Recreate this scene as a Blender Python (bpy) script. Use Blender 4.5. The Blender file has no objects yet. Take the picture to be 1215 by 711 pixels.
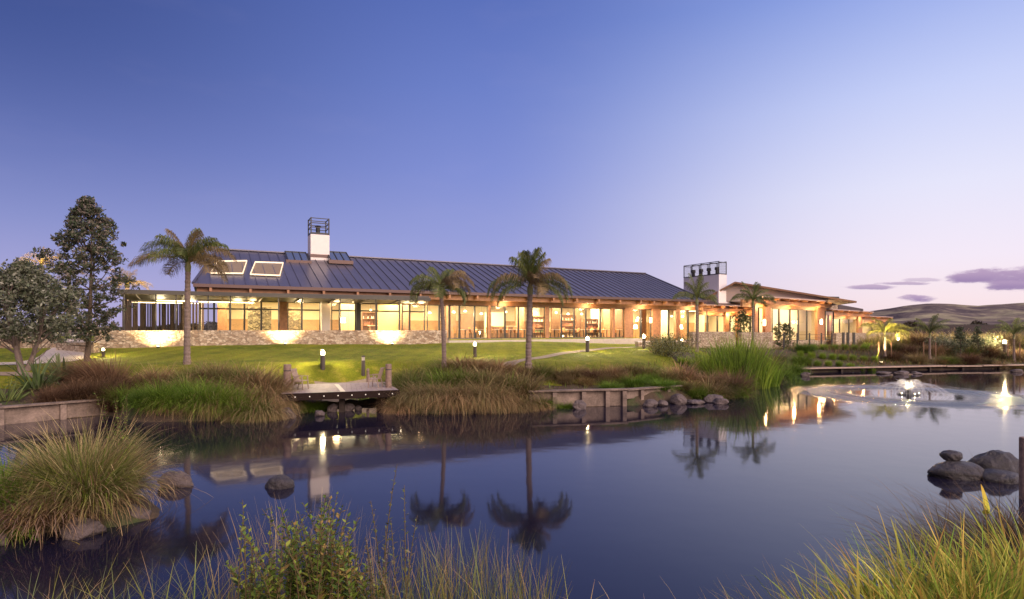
import bpy, math, random
import numpy as np
from mathutils import Vector, Matrix
R = math.radians
CO = bpy.context.scene.collection
SC = bpy.context.scene

# ---------------------------------------------------------------- camera
F, HX, HY, EYE = 700.0, 607.5, 392.0, 2.4          # focal length and horizon in photo pixels (1215 wide)
cam = bpy.data.cameras.new('camera'); cob = bpy.data.objects.new('camera', cam); CO.objects.link(cob)
cob.location = (0, 0, EYE); cob.rotation_euler = (R(90), 0, 0)
cam.sensor_width = 36; cam.lens = F / 1215 * 36; cam.shift_y = (HY - 355.5) / 1215
cam.clip_start = 0.1; cam.clip_end = 8000
SC.camera = cob
SC.view_settings.view_transform = 'Standard'; SC.view_settings.look = 'None'
SC.view_settings.exposure = 0.0; SC.view_settings.gamma = 1.0; SC.view_settings.use_curve_mapping = False
SC.cycles.max_bounces = 6; SC.cycles.transparent_max_bounces = 16
SC.cycles.diffuse_bounces = 3; SC.cycles.glossy_bounces = 4
SC.cycles.caustics_reflective = False; SC.cycles.caustics_refractive = False
SC.cycles.sample_clamp_indirect = 6.0
SC.cycles.use_denoising = True

def lin(c):
    return tuple(((x / 255) / 12.92 if x / 255 <= .04045 else (((x / 255) + .055) / 1.055) ** 2.4) for x in c)

# ---------------------------------------------------------------- sky
world = bpy.data.worlds.new('World'); SC.world = world; world.use_nodes = True
nt = world.node_tree; nt.nodes.clear()
class NB:
    """tiny node helper"""
    def __init__(s, nt): s.nt = nt
    def n(s, t, **k):
        x = s.nt.nodes.new(t)
        for a, b in k.items(): setattr(x, a, b)
        return x
    def link(s, a, b): s.nt.links.new(a, b)
    def put(s, sock, v):
        if hasattr(v, 'is_output') or isinstance(v, bpy.types.NodeSocket): s.link(v, sock)
        else: sock.default_value = v
    def m(s, op, a, b=0.0, c=0.0, clamp=False):
        x = s.n('ShaderNodeMath', operation=op, use_clamp=clamp)
        s.put(x.inputs[0], a); s.put(x.inputs[1], b); s.put(x.inputs[2], c)
        return x.outputs[0]
    def ramp(s, f, stops, interp='LINEAR'):
        x = s.n('ShaderNodeValToRGB'); r = x.color_ramp; r.interpolation = interp
        while len(r.elements) < len(stops): r.elements.new(0.5)
        for e, (p, c) in zip(r.elements, stops): e.position = p; e.color = (*c[:3], 1)
        s.put(x.inputs[0], f); return x.outputs[0]
    def mix(s, f, a, b, t='MIX'):
        x = s.n('ShaderNodeMix', data_type='RGBA', blend_type=t)
        s.put(x.inputs[0], f)
        for k, v in ((6, a), (7, b)):
            s.put(x.inputs[k], v if isinstance(v, bpy.types.NodeSocket) else (*v[:3], 1))
        return x.outputs[2]
    def noise(s, vec, scale, detail=3, rough=.5, dist=0.0):
        x = s.n('ShaderNodeTexNoise'); x.inputs['Scale'].default_value = scale
        x.inputs['Detail'].default_value = detail; x.inputs['Roughness'].default_value = rough
        x.inputs['Distortion'].default_value = dist
        if vec is not None: s.link(vec, x.inputs['Vector'])
        return x.outputs['Fac']
    def smooth(s, v, a, b):
        x = s.n('ShaderNodeMapRange', interpolation_type='SMOOTHSTEP')
        s.put(x.inputs[0], v); x.inputs[1].default_value = a; x.inputs[2].default_value = b
        return x.outputs[0]
w = NB(nt)
tc = w.n('ShaderNodeTexCoord'); sep = w.n('ShaderNodeSeparateXYZ'); w.link(tc.outputs['Generated'], sep.inputs[0])
X_, Y_, Z_ = sep.outputs
# colour over elevation (z of the unit direction), away from and towards the afterglow
away = w.ramp(Z_, [(0.0, lin((184, 172, 214))), (.07, lin((172, 170, 218))), (.15, lin((152, 160, 218))), (.26, lin((130, 145, 213))),
                   (.38, lin((110, 130, 202))), (.50, lin((90, 112, 186))), (.75, lin((120, 132, 196))), (1.0, lin((190, 188, 226)))])
glow = w.ramp(Z_, [(0.0, lin((250, 222, 222))), (.045, lin((250, 230, 236))), (.10, lin((245, 234, 248))), (.20, lin((230, 230, 252))),
                   (.32, lin((200, 210, 250))), (.46, lin((146, 168, 234))), (.75, lin((130, 138, 198))), (1.0, lin((190, 188, 226)))])
azf = w.smooth(X_, -.06, .61)
skyc = w.mix(azf, away, glow)
skyc = w.mix(w.m('MULTIPLY', w.smooth(w.m('MULTIPLY', X_, -1.0), .0, .7), w.smooth(Z_, .0, .5)), skyc, lin((58, 76, 138)))
# unseen sky behind the viewer, made brighter and pinker to light the landscape
skyc = w.mix(w.smooth(w.m('MULTIPLY', Y_, -1.0), .0, .7), skyc, w.ramp(Z_, [(0, lin((226, 190, 196))), (.4, lin((214, 196, 216))), (1, lin((190, 188, 226)))]))
# three small evening clouds low in the afterglow, laid out by direction
ysafe = w.m('MAXIMUM', Y_, .05)
A_ = w.m('DIVIDE', X_, ysafe); B_ = w.m('DIVIDE', Z_, ysafe)
mp = w.n('ShaderNodeMapping'); mp.inputs['Scale'].default_value = (7, 7, 24); w.link(tc.outputs['Generated'], mp.inputs[0])
cn = w.noise(mp.outputs[0], 4.0, 6, .62)
for (cx, cy, rx, ry, amt) in ((1185, 329, 66, 9, .95), (1228, 331, 70, 15, .95), (1150, 329, 34, 8, .8), (1200, 338, 40, 6, .8), (1035, 341, 34, 3.0, .8), (1075, 336.5, 30, 2.2, .7), (1088, 354, 26, 4.2, .95), (1098, 332, 26, 2.6, .45)):
    a0, b0, ra, rb = (cx - HX) / F, (HY - cy) / F, rx / F, ry / F
    da = w.m('DIVIDE', w.m('SUBTRACT', A_, a0), ra)
    db = w.m('DIVIDE', w.m('SUBTRACT', B_, b0), rb)
    d = w.m('ADD', w.m('MULTIPLY', da, da), w.m('MULTIPLY', db, db))
    d = w.m('ADD', d, w.m('MULTIPLY', w.m('SUBTRACT', cn, .5), 3.2))
    k = w.m('MULTIPLY', w.smooth(w.m('SUBTRACT', 1.0, d), -.25, .75), amt)
    tint = w.mix(w.smooth(db, -.9, .8), lin((156, 132, 176)), lin((184, 158, 192)))
    skyc = w.mix(k, skyc, tint)
# faint veil of very high thin cloud
vn = w.noise(mp.outputs[0], .9, 4, .55)
skyc = w.mix(w.m('MULTIPLY', w.smooth(vn, .5, .8), .02), skyc, lin((226, 206, 226)))
bg = w.n('ShaderNodeBackground'); w.link(skyc, bg.inputs[0]); bg.inputs[1].default_value = 1.0
out = w.n('ShaderNodeOutputWorld'); w.link(bg.outputs[0], out.inputs[0])

# soft warm fill for the afterglow, added from behind right to brighten the landscape
sl = bpy.data.lights.new('afterglow_fill', 'SUN'); sl.energy = 4.6; sl.angle = R(50); sl.color = (1.0, .78, .63)
so = bpy.data.objects.new('afterglow_fill', sl); CO.objects.link(so)
SAZ, SEL = R(-48), R(30)
sd = Vector((math.cos(SAZ) * math.cos(SEL), math.sin(SAZ) * math.cos(SEL), math.sin(SEL)))
so.rotation_euler = sd.to_track_quat('Z', 'Y').to_euler()

# ---------------------------------------------------------------- materials
MAT = {}
def material(name, base, rough=.8, metal=0.0, spec=.5, var=0.0, vscale=6.0, bump=0.0, bscale=20.0, emit=None, estr=0.0, sub=None, coords='Object'):
    """Principled material whose colour wanders by `var` between darker and lighter, with a bump"""
    if name in MAT: return MAT[name]
    m = bpy.data.materials.new(name); m.use_nodes = True; b = NB(m.node_tree)
    p = m.node_tree.nodes['Principled BSDF']
    p.inputs['Roughness'].default_value = rough; p.inputs['Metallic'].default_value = metal
    p.inputs['Specular IOR Level'].default_value = spec
    t = b.n('ShaderNodeTexCoord')
    if var > 0:
        n = b.noise(t.outputs[coords], vscale, 5, .6)
        n2 = b.noise(t.outputs[coords], vscale * 7.3, 3, .6)
        f = b.m('ADD', b.m('MULTIPLY', n, .65), b.m('MULTIPLY', n2, .35))
        lo = [c * (1 - var) for c in base]; hi = [min(1, c * (1 + var)) for c in base]
        b.link(b.ramp(f, [(.32, lo), (.68, hi)]), p.inputs['Base Color'])
    else: p.inputs['Base Color'].default_value = (*base, 1)
    if bump > 0:
        bn = b.n('ShaderNodeBump'); bn.inputs['Strength'].default_value = bump; bn.inputs['Distance'].default_value = .10 if 'rock' in name else .03
        b.link(b.noise(t.outputs[coords], bscale, 6, .68), bn.inputs['Height']); b.link(bn.outputs[0], p.inputs['Normal'])
    if emit: p.inputs['Emission Color'].default_value = (*emit, 1); p.inputs['Emission Strength'].default_value = estr
    MAT[name] = m; return m

def foliage_mat(name, rough=.6, trans=.25, gain=1.0):
    """leaf material: the colour of each leaf or blade comes from the mesh's own colour attribute"""
    if name in MAT: return MAT[name]
    m = bpy.data.materials.new(name); m.use_nodes = True; b = NB(m.node_tree)
    p = m.node_tree.nodes['Principled BSDF']; o = m.node_tree.nodes['Material Output']
    at = b.n('ShaderNodeAttribute', attribute_name='col')
    col = at.outputs['Color']
    if name == 'grass_blade':                       # every clump has its own tone: greener, drier, darker
        oi = b.n('ShaderNodeObjectInfo'); col = b.mix(1.0, col, b.ramp(oi.outputs['Random'], [(0, (.62, .70, .55)), (.3, (1.02, 1.0, .82)), (.55, (.8, .95, .7)), (.8, (1.22, 1.16, 1.0)), (1, (.92, .90, .75))]), 'MULTIPLY')
    b.link(col, p.inputs['Base Color']); p.inputs['Roughness'].default_value = rough
    p.inputs['Specular IOR Level'].default_value = .3
    tr = b.n('ShaderNodeBsdfTranslucent'); b.link(col, tr.inputs['Color'])
    mx = b.n('ShaderNodeMixShader'); mx.inputs[0].default_value = trans
    b.link(p.outputs[0], mx.inputs[1]); b.link(tr.outputs[0], mx.inputs[2]); b.link(mx.outputs[0], o.inputs[0])
    MAT[name] = m; return m

def dull_glass():
    if 'coated_glass' in MAT: return MAT['coated_glass']
    m = GLASS.copy(); m.name = 'coated_glass'; MAT['coated_glass'] = m
    for n in m.node_tree.nodes:
        if n.type == 'MATH' and n.operation == 'MULTIPLY': n.inputs[1].default_value = .2
    return m
def glass_mat():
    if 'glass' in MAT: return MAT['glass']
    m = bpy.data.materials.new('window_glass'); m.use_nodes = True; b = NB(m.node_tree)
    m.node_tree.nodes.remove(m.node_tree.nodes['Principled BSDF']); o = m.node_tree.nodes['Material Output']
    tr = b.n('ShaderNodeBsdfTransparent'); tr.inputs[0].default_value = (.9, .93, .91, 1)
    gl = b.n('ShaderNodeBsdfGlossy'); gl.inputs['Roughness'].default_value = .02
    fr = b.n('ShaderNodeFresnel'); fr.inputs[0].default_value = 1.5
    mx = b.n('ShaderNodeMixShader'); b.link(b.m('MINIMUM', b.m('MULTIPLY', fr.outputs[0], 1.3), .8), mx.inputs[0])
    b.link(tr.outputs[0], mx.inputs[1]); b.link(gl.outputs[0], mx.inputs[2]); b.link(mx.outputs[0], o.inputs[0])
    MAT['glass'] = m; return m

def emis_mat(name, col, s):
    if name in MAT: return MAT[name]
    m = bpy.data.materials.new(name); m.use_nodes = True
    p = m.node_tree.nodes['Principled BSDF']; p.inputs['Base Color'].default_value = (.8, .75, .65, 1)
    p.inputs['Emission Color'].default_value = (*col, 1); p.inputs['Emission Strength'].default_value = s
    MAT[name] = m; return m

def stone_mat(name, ca, cb, cc, scale=2.6, mortar=(.34, .29, .25)):
    """random rubble: every stone its own tone, pale joints between"""
    if name in MAT: return MAT[name]
    m = bpy.data.materials.new(name); m.use_nodes = True; b = NB(m.node_tree)
    p = m.node_tree.nodes['Principled BSDF']; p.inputs['Roughness'].default_value = .9
    t = b.n('ShaderNodeTexCoord'); mpp = b.n('ShaderNodeMapping'); mpp.inputs['Scale'].default_value = (1, 1, 1.7)
    b.link(t.outputs['Object'], mpp.inputs[0])
    dn = b.n('ShaderNodeTexNoise'); dn.inputs['Scale'].default_value = 5; b.link(mpp.outputs[0], dn.inputs['Vector'])
    vm = b.n('ShaderNodeVectorMath', operation='MULTIPLY_ADD'); b.link(dn.outputs['Color'], vm.inputs[0])
    vm.inputs[1].default_value = (.22, .22, .22); b.link(mpp.outputs[0], vm.inputs[2])
    v = b.n('ShaderNodeTexVoronoi'); v.inputs['Scale'].default_value = scale; b.link(vm.outputs[0], v.inputs['Vector'])
    e = b.n('ShaderNodeTexVoronoi', feature='DISTANCE_TO_EDGE'); e.inputs['Scale'].default_value = scale; b.link(vm.outputs[0], e.inputs['Vector'])
    sp = b.n('ShaderNodeSeparateColor'); b.link(v.outputs['Color'], sp.inputs[0])
    c = b.ramp(sp.outputs[0], [(0, ca), (.5, cb), (1, cc)])
    fine = b.noise(t.outputs['Object'], 30, 4, .65)
    c = b.mix(.55, c, b.ramp(fine, [(.3, (.45, .45, .45)), (.7, (1.0, 1.0, 1.0))]), 'MULTIPLY')
    j = b.smooth(e.outputs['Distance'], .02, .07)
    c = b.mix(j, mortar, c); b.link(c, p.inputs['Base Color'])
    bn = b.n('ShaderNodeBump'); bn.inputs['Strength'].default_value = .9; bn.inputs['Distance'].default_value = .05
    b.link(b.m('ADD', j, b.m('MULTIPLY', fine, .5)), bn.inputs['Height']); b.link(bn.outputs[0], p.inputs['Normal'])
    MAT[name] = m; return m

M_STONE = stone_mat('rubble_stone', (.30, .20, .13), (.50, .38, .27), (.68, .56, .43), 5.2, (.24, .19, .14))
M_TIMBER = material('oiled_cedar', (.32, .15, .07), .55, var=.35, vscale=5, bump=.2)
M_TIMBERD = material('brown_cladding', (.17, .085, .045), .6, var=.35, vscale=5, bump=.2)
M_GREYT = material('weathered_timber', (.19, .14, .115), .9, var=.62, vscale=2.4, bump=.5, bscale=30)
M_STEEL = material('dark_steel', (.035, .033, .035), .5, metal=.3)
M_CANOPY = material('grey_canopy_sheet', (.065, .055, .056), .5, metal=.4, var=.1)
M_FASCIA = material('bronze_gutter', (.10, .06, .055), .45, metal=.4)
M_WHITE = material('white_render', (.74, .66, .64), .8, var=.05, vscale=3)
M_CREAM = material('cream_plaster', (.60, .50, .34), .8, var=.06)
M_CONC = material('pale_concrete', (.42, .37, .33), .85, var=.18, vscale=4, bump=.2)
M_SLATE = material('dark_floor_tile', (.16, .12, .09), .5, var=.2)
M_ROOF = material('standing_seam_metal', (.12, .11, .14), .32, metal=.45, var=.16, vscale=.6)
M_BARK = material('grey_bark', (.17, .125, .11), .9, var=.4, vscale=14, bump=.7, bscale=40)
M_BROWN = material('bark_brown', (.10, .07, .05), .9, var=.4, vscale=14, bump=.7, bscale=40)
M_ROCK = material('pond_rock', (.105, .08, .078), .7, var=.6, vscale=3.0, bump=1.0, bscale=9)
M_LAMP = emis_mat('lamp_lens', (1.0, .80, .48), 38)
M_WARM = emis_mat('warm_strip', (1.0, .74, .36), 7)
M_PEND = emis_mat('pendant_glow', (1.0, .80, .48), 7)
M_LEAF = foliage_mat('leaf_tissue'); M_BLADE = foliage_mat('grass_blade', .7, .3)
M_FROND = foliage_mat('palm_frond', .55, .2)
GLASS = glass_mat()

# ---------------------------------------------------------------- mesh helpers
class MB:
    def __init__(s): s.v = []; s.f = []
    def add(s, vs, fs):
        k = len(s.v); s.v += [tuple(p) for p in vs]; s.f += [tuple(i + k for i in f) for f in fs]; return s
    def box(s, x0, x1, y0, y1, z0, z1):
        return s.hexa([(x0, y0, z0), (x1, y0, z0), (x1, y1, z0), (x0, y1, z0), (x0, y0, z1), (x1, y0, z1), (x1, y1, z1), (x0, y1, z1)])
    def hexa(s, p):
        return s.add(p, [(0, 3, 2, 1), (4, 5, 6, 7), (0, 1, 5, 4), (1, 2, 6, 5), (2, 3, 7, 6), (3, 0, 4, 7)])
    def bar(s, a, b, wx, wz=None, up=(0, 0, 1)):
        wz = wz or wx; a = Vector(a); b = Vector(b); d = (b - a).normalized(); up = Vector(up)
        sx = d.cross(up)
        if sx.length < 1e-3: sx = d.cross(Vector((1, 0, 0)))
        sx.normalize(); uz = sx.cross(d).normalized(); sx *= wx / 2; uz *= wz / 2
        return s.hexa([a - sx - uz, b - sx - uz, b + sx - uz, a + sx - uz, a - sx + uz, b - sx + uz, b + sx + uz, a + sx + uz])
    def tube(s, pts, rads, n=8, cap=True):
        pts = [Vector(p) for p in pts]; k0 = len(s.v)
        for i, p in enumerate(pts):
            d = (pts[min(i + 1, len(pts) - 1)] - pts[max(i - 1, 0)]).normalized()
            a = d.cross(Vector((.13, 1, .07))).normalized(); b = d.cross(a).normalized()
            for j in range(n):
                t = 2 * math.pi * j / n; s.v.append(tuple(p + (a * math.cos(t) + b * math.sin(t)) * rads[i]))
        for i in range(len(pts) - 1):
            for j in range(n):
                q = k0 + i * n; s.f.append((q + j, q + (j + 1) % n, q + n + (j + 1) % n, q + n + j))
        if cap:
            s.f.append(tuple(k0 + j for j in range(n))); q = k0 + (len(pts) - 1) * n; s.f.append(tuple(q + n - 1 - j for j in range(n)))
        return s
    def cyl(s, x, y, z0, z1, r, r1=None, n=14): return s.tube([(x, y, z0), (x, y, z1)], [r, r if r1 is None else r1], n)
    def lathe(s, prof, n=14, x=0, y=0):
        return s.tube([(x, y, z) for r, z in prof], [max(r, 1e-4) for r, z in prof], n)
    def build(s, name, mat, parent=None, loc=None, smooth=False, bevel=0):
        me = bpy.data.meshes.new(name); me.from_pydata(s.v, [], s.f); me.update()
        if mat: me.materials.append(mat)
        if smooth: me.shade_smooth()
        o = bpy.data.objects.new(name, me); CO.objects.link(o)
        if parent: o.parent = parent
        if loc: o.location = loc
        if bevel:
            b = o.modifiers.new('bevel', 'BEVEL'); b.width = bevel; b.segments = 2; b.limit_method = 'ANGLE'
        return o

def np_mesh(name, verts, faces, col=None, mat=None, parent=None, loc=None, smooth=False):
    """mesh straight from numpy arrays (all faces with the same corner count)"""
    verts = np.asarray(verts, np.float32).reshape(-1, 3); faces = np.asarray(faces, np.int32); k = faces.shape[1]
    me = bpy.data.meshes.new(name); me.vertices.add(len(verts)); me.vertices.foreach_set('co', verts.ravel())
    me.loops.add(faces.size); me.loops.foreach_set('vertex_index', faces.ravel())
    me.polygons.add(len(faces)); me.polygons.foreach_set('loop_start', np.arange(0, faces.size, k, dtype=np.int32))
    me.polygons.foreach_set('loop_total', np.full(len(faces), k, np.int32))
    me.update(calc_edges=True); me.validate()
    if col is not None:
        a = me.color_attributes.new('col', 'FLOAT_COLOR', 'POINT')
        c = np.ones((len(verts), 4), np.float32); c[:, :3] = col; a.data.foreach_set('color', c.ravel())
    if mat: me.materials.append(mat)
    if smooth: me.shade_smooth()
    o = bpy.data.objects.new(name, me); CO.objects.link(o)
    if parent: o.parent = parent
    if loc: o.location = loc
    return o

def tag(o, label=None, cat=None, group=None, kind=None):
    if label: o['label'] = label
    if cat: o['category'] = cat
    if group: o['group'] = group
    if kind: o['kind'] = kind
    return o
def thing(name, label, cat, loc=(0, 0, 0), rz=0.0, group=None):
    o = bpy.data.objects.new(name, None); CO.objects.link(o); o.location = loc; o.rotation_euler = (0, 0, rz)
    o.empty_display_size = .2
    return tag(o, label, cat, group)
def kids(o): return [c for c in bpy.data.objects if c.parent == o]
def dup(root, loc=None, rz=None, label=None, group=None, scale=None, children=None):
    r = root.copy(); CO.objects.link(r)
    if loc is not None: r.location = loc
    if rz is not None: r.rotation_euler = (0, 0, rz)
    if scale is not None: r.scale = (scale,) * 3 if not hasattr(scale, '__len__') else scale
    if label: r['label'] = label
    if group: r['group'] = group
    def rec(src, dst):
        for c in list(src.children):
            d = c.copy(); CO.objects.link(d); d.parent = dst; rec(c, d)
    rec(root, r)
    return r
def at(px, py, Y): return ((px - HX) / F * Y, Y, EYE - (py - HY) / F * Y)
def gx(px, Y): return (px - HX) / F * Y
def wd(py, z=0.0): return F * (EYE - z) / (py - HY)     # distance of a point seen at row py and standing at height z

# ---------------------------------------------------------------- ground, pond, hills
def pp(px, py): Y = wd(py); return (gx(px, Y), Y)
POND = [(-60, 3), (-60, 12.7), (-24, 12.82), (gx(-4, 14.9), 14.98), (gx(128, 16.75), 16.82), pp(150, 497), pp(175, 501), pp(250, 499), pp(325, 496), pp(350, 492), (-5.6, 18.6), (-4.2, 19.3), (-3.2, 18.2),
        pp(478, 490), pp(540, 491), pp(600, 489), (gx(626, 18.1), 18.17), (gx(744, 18.75), 18.84), pp(760, 481), pp(800, 478), pp(862, 472), pp(880, 462), pp(905, 456),
        (gx(925, 30), 30), (gx(944, 33.4), 33.4), (gx(1000, 34.5), 34.5), (gx(1080, 35.6), 35.6), (gx(1215, 37.2), 37.2), (60, 39), (100, 30), (100, 10), (30, 9.0), (14, 8.4), (9.2, 7.6), (6.4, 6.7),
        (4.2, 5.6), (2.4, 4.7), (.6, 4.3), (-1.2, 4.5), (-2.6, 4.4), (-4, 3.9), (-7, 3.2), (-12, 2.6)]
def sdf(X, Y):
    """signed distance to the pond outline, positive on land"""
    P = np.array(POND); Q = np.roll(P, -1, 0); d = np.full(X.shape, 1e9); ins = np.zeros(X.shape, bool)
    for (ax, ay), (bx, by) in zip(P, Q):
        ex, ey = bx - ax, by - ay; t = np.clip(((X - ax) * ex + (Y - ay) * ey) / (ex * ex + ey * ey), 0, 1)
        d = np.minimum(d, np.hypot(X - ax - t * ex, Y - ay - t * ey))
        c = ((ay > Y) != (by > Y)) & (X < (bx - ax) * (Y - ay) / (by - ay + 1e-12) + ax); ins ^= c
    return np.where(ins, -d, d)
def sst(x, a, b): t = np.clip((x - a) / (b - a), 0, 1); return t * t * (3 - 2 * t)
def vnoise(X, Y, s, seed=0):
    r = np.random.RandomState(seed); o = np.zeros(np.shape(X))
    for k in range(5):
        a = r.rand() * 6.28; f = s * (.6 + 1.3 * r.rand()); o = o + np.sin((X * math.cos(a) + Y * math.sin(a)) * f + r.rand() * 6.28)
    return o / 5
def height(X, Y):
    X = np.asarray(X, float); Y = np.asarray(Y, float); d = sdf(X, Y)
    far = sst(Y, 9, 13)                              # far bank against the near bank
    lawn = 1.2 + sst(Y, 22, 36) * (.42 - .3 * sst(X, 1, 10)) + .22 * sst(Y, 21, 27) * (1 - sst(X, -15, -5)) - .25 * sst(X, 9, 18)
    b0 = .30 + .12 * (X < -10) + .12 * ((X > .4) & (X < 6)); hf = b0 * sst(d, -.05, .35) + (lawn - b0) * sst(d, .5, 4.2)
    hn = .12 * sst(d, -.05, .3) + .45 * sst(d, .3, 3.0) + .2 * sst(d, 2.5, 6)
    h = hf * far + hn * (1 - far)
    dip = np.exp(-(((X + 5.3) / 2.1) ** 2 + ((Y - 19.6) / 1.9) ** 2) ** 1.5); h = h - .8 * dip * sst(d, 0, 1.2)
    h = h + .03 * vnoise(X, Y, 1.3) * sst(d, .2, 1.5)
    h = np.where(d < 0, -1.1 * sst(-d, 0, 1.6) - .02, h)
    # islet at the left
    isl = 1 - np.hypot((X + 6.0) / 1.75, (Y - 7.6) / .8)
    h = np.maximum(h, -1.0 + 1.28 * sst(isl, -.5, .45) )
    h = h - 3.0 * sst(np.hypot(X, Y), 300, 2500)
    return h
def hz(x, y): return float(height(np.array([x]), np.array([y]))[0])
def axis(lo, hi, st, end):
    a = list(np.arange(lo, hi, st)); s = st; x = a[-1]
    while x < end: s *= 1.22; x += s; a.append(x)
    s = st; x = lo; b = []
    while x > -end: s *= 1.22; x -= s; b.append(x)
    return np.array(b[::-1] + a)
gxs = axis(-30, 44, .33, 3500); gys = axis(-3, 48, .33, 3500)
GX, GY = np.meshgrid(gxs, gys); GZ = height(GX, GY)
def grid_faces(ny, nx, mask=None):
    i = np.arange(ny - 1)[:, None] * nx + np.arange(nx - 1)[None, :]
    f = np.stack([i, i + 1, i + nx + 1, i + nx], -1)
    return f[mask] if mask is not None else f.reshape(-1, 4)

def ground_mat():
    m = bpy.data.materials.new('planted_soil'); m.use_nodes = True; b = NB(m.node_tree); p = m.node_tree.nodes['Principled BSDF']
    p.inputs['Roughness'].default_value = .95; t = b.n('ShaderNodeTexCoord')
    n = b.noise(t.outputs['Object'], .9, 6, .65); f = b.noise(t.outputs['Object'], 14, 4, .7)
    c = b.ramp(n, [(.35, (.055, .035, .024)), (.52, (.075, .05, .03)), (.62, (.05, .065, .02)), (.75, (.07, .09, .025))])
    c = b.mix(.6, c, b.ramp(f, [(.3, (.4, .4, .4)), (.7, (1.3, 1.3, 1.3))]), 'MULTIPLY'); b.link(c, p.inputs['Base Color'])
    bn = b.n('ShaderNodeBump'); bn.inputs['Strength'].default_value = .8; bn.inputs['Distance'].default_value = .05
    b.link(f, bn.inputs['Height']); b.link(bn.outputs[0], p.inputs['Normal']); return m
def lawn_mat():
    m = bpy.data.materials.new('mown_grass'); m.use_nodes = True; b = NB(m.node_tree); p = m.node_tree.nodes['Principled BSDF']
    p.inputs['Roughness'].default_value = .9; p.inputs['Specular IOR Level'].default_value = .15; t = b.n('ShaderNodeTexCoord')
    n = b.noise(t.outputs['Object'], .35, 5, .6); f = b.noise(t.outputs['Object'], 26, 4, .75); g = b.noise(t.outputs['Object'], 3.0, 4, .6)
    c = b.ramp(n, [(.35, (.11, .14, .012)), (.64, (.25, .255, .018))])
    wv = b.n('ShaderNodeTexWave'); wv.inputs['Scale'].default_value = .32; wv.inputs['Distortion'].default_value = 2.5; wv.inputs['Detail'].default_value = 2; b.link(t.outputs['Object'], wv.inputs['Vector'])
    c = b.mix(.35, c, b.ramp(wv.outputs['Fac'], [(.35, (.62, .68, .6)), (.65, (1.15, 1.12, 1.1))]), 'MULTIPLY')      # mowing bands
    c = b.mix(b.smooth(g, .47, .74), c, (.28, .25, .04))
    c = b.mix(.7, c, b.ramp(f, [(.32, (.3, .35, .3)), (.68, (1.5, 1.45, 1.3))]), 'MULTIPLY'); b.link(c, p.inputs['Base Color'])
    bn = b.n('ShaderNodeBump'); bn.inputs['Strength'].default_value = 1; bn.inputs['Distance'].default_value = .05
    b.link(f, bn.inputs['Height']); b.link(bn.outputs[0], p.inputs['Normal']); return m
def water_mat():
    m = bpy.data.materials.new('pond_water'); m.use_nodes = True; b = NB(m.node_tree); p = m.node_tree.nodes['Principled BSDF']
    p.inputs['Base Color'].default_value = (.010, .009, .022, 1); p.inputs['IOR'].default_value = 1.48
    p.inputs['Roughness'].default_value = .055
    t = b.n('ShaderNodeTexCoord'); sp = b.n('ShaderNodeSeparateXYZ'); b.link(t.outputs['Object'], sp.inputs[0])
    # the ring where the fountain's drops fall is rough, the rest nearly still
    dx = b.m('SUBTRACT', sp.outputs[0], FTX); dy = b.m('SUBTRACT', sp.outputs[1], FTY)
    r = b.m('SQRT', b.m('ADD', b.m('MULTIPLY', dx, dx), b.m('MULTIPLY', dy, dy)))
    rn = b.m('ADD', r, b.m('MULTIPLY', b.m('SUBTRACT', b.noise(t.outputs['Object'], .9, 3), .5), .5))
    ring = b.m('MULTIPLY', b.smooth(rn, 1.5, 3.1), b.m('SUBTRACT', 1.0, b.smooth(rn, 3.1, 4.3)))
    swell = b.noise(t.outputs['Object'], 1.3, 2); drops = b.noise(t.outputs['Object'], 22, 3, .7)
    b.link(b.m('ADD', .055, b.m('MULTIPLY', ring, .26)), p.inputs['Roughness'])
    h = b.m('ADD', b.m('MULTIPLY', swell, .0035), b.m('MULTIPLY', b.m('MULTIPLY', drops, ring), .022))
    bn = b.n('ShaderNodeBump'); bn.inputs['Strength'].default_value = .6; bn.inputs['Distance'].default_value = 1.0
    b.link(h, bn.inputs['Height']); b.link(bn.outputs[0], p.inputs['Normal']); return m
FTY = 22.0; FTX = gx(1078, 22.0)

M_SOIL = ground_mat(); M_LAWN = lawn_mat()
g = np_mesh('ground', np.stack([GX, GY, GZ], -1), grid_faces(len(gys), len(gxs)), mat=M_SOIL, smooth=True); tag(g, 'dark planted soil around the pond', kind='structure')
# mown lawn, a sheet just over the soil
D_ = sdf(GX, GY)
LB = lambda X, Y: (Y > 13) & (Y < 60) & (X < 16.5 - .0 * Y) & (X > -44)
lm = LB(GX, GY) & (D_ > np.where(GX > -1, 1.3, np.where(GX < -12, 1.8, 2.1))) & ~((GX > 7.6) & (GY < 30)) & ~((GX > 10.5) & (GY < 37))
lmf = (lm[:-1, :-1] & lm[1:, :-1] & lm[:-1, 1:] & lm[1:, 1:])
lf = grid_faces(len(gys), len(gxs), lmf)
used = np.unique(lf); rem = np.full(GX.size, -1); rem[used] = np.arange(len(used))
lv = np.stack([GX, GY, GZ + .012], -1).reshape(-1, 3)[used]
tag(np_mesh('lawn', lv, rem[lf], mat=M_LAWN, smooth=True), 'bright mown lawn sloping to the pond', kind='structure')

wm = MB().add([(-120, -5, 0), (130, -5, 0), (130, 42, 0), (-120, 42, 0)], [(0, 1, 2, 3)]).build('water', water_mat())
tag(wm, 'still dark pond water', kind='structure')

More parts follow.
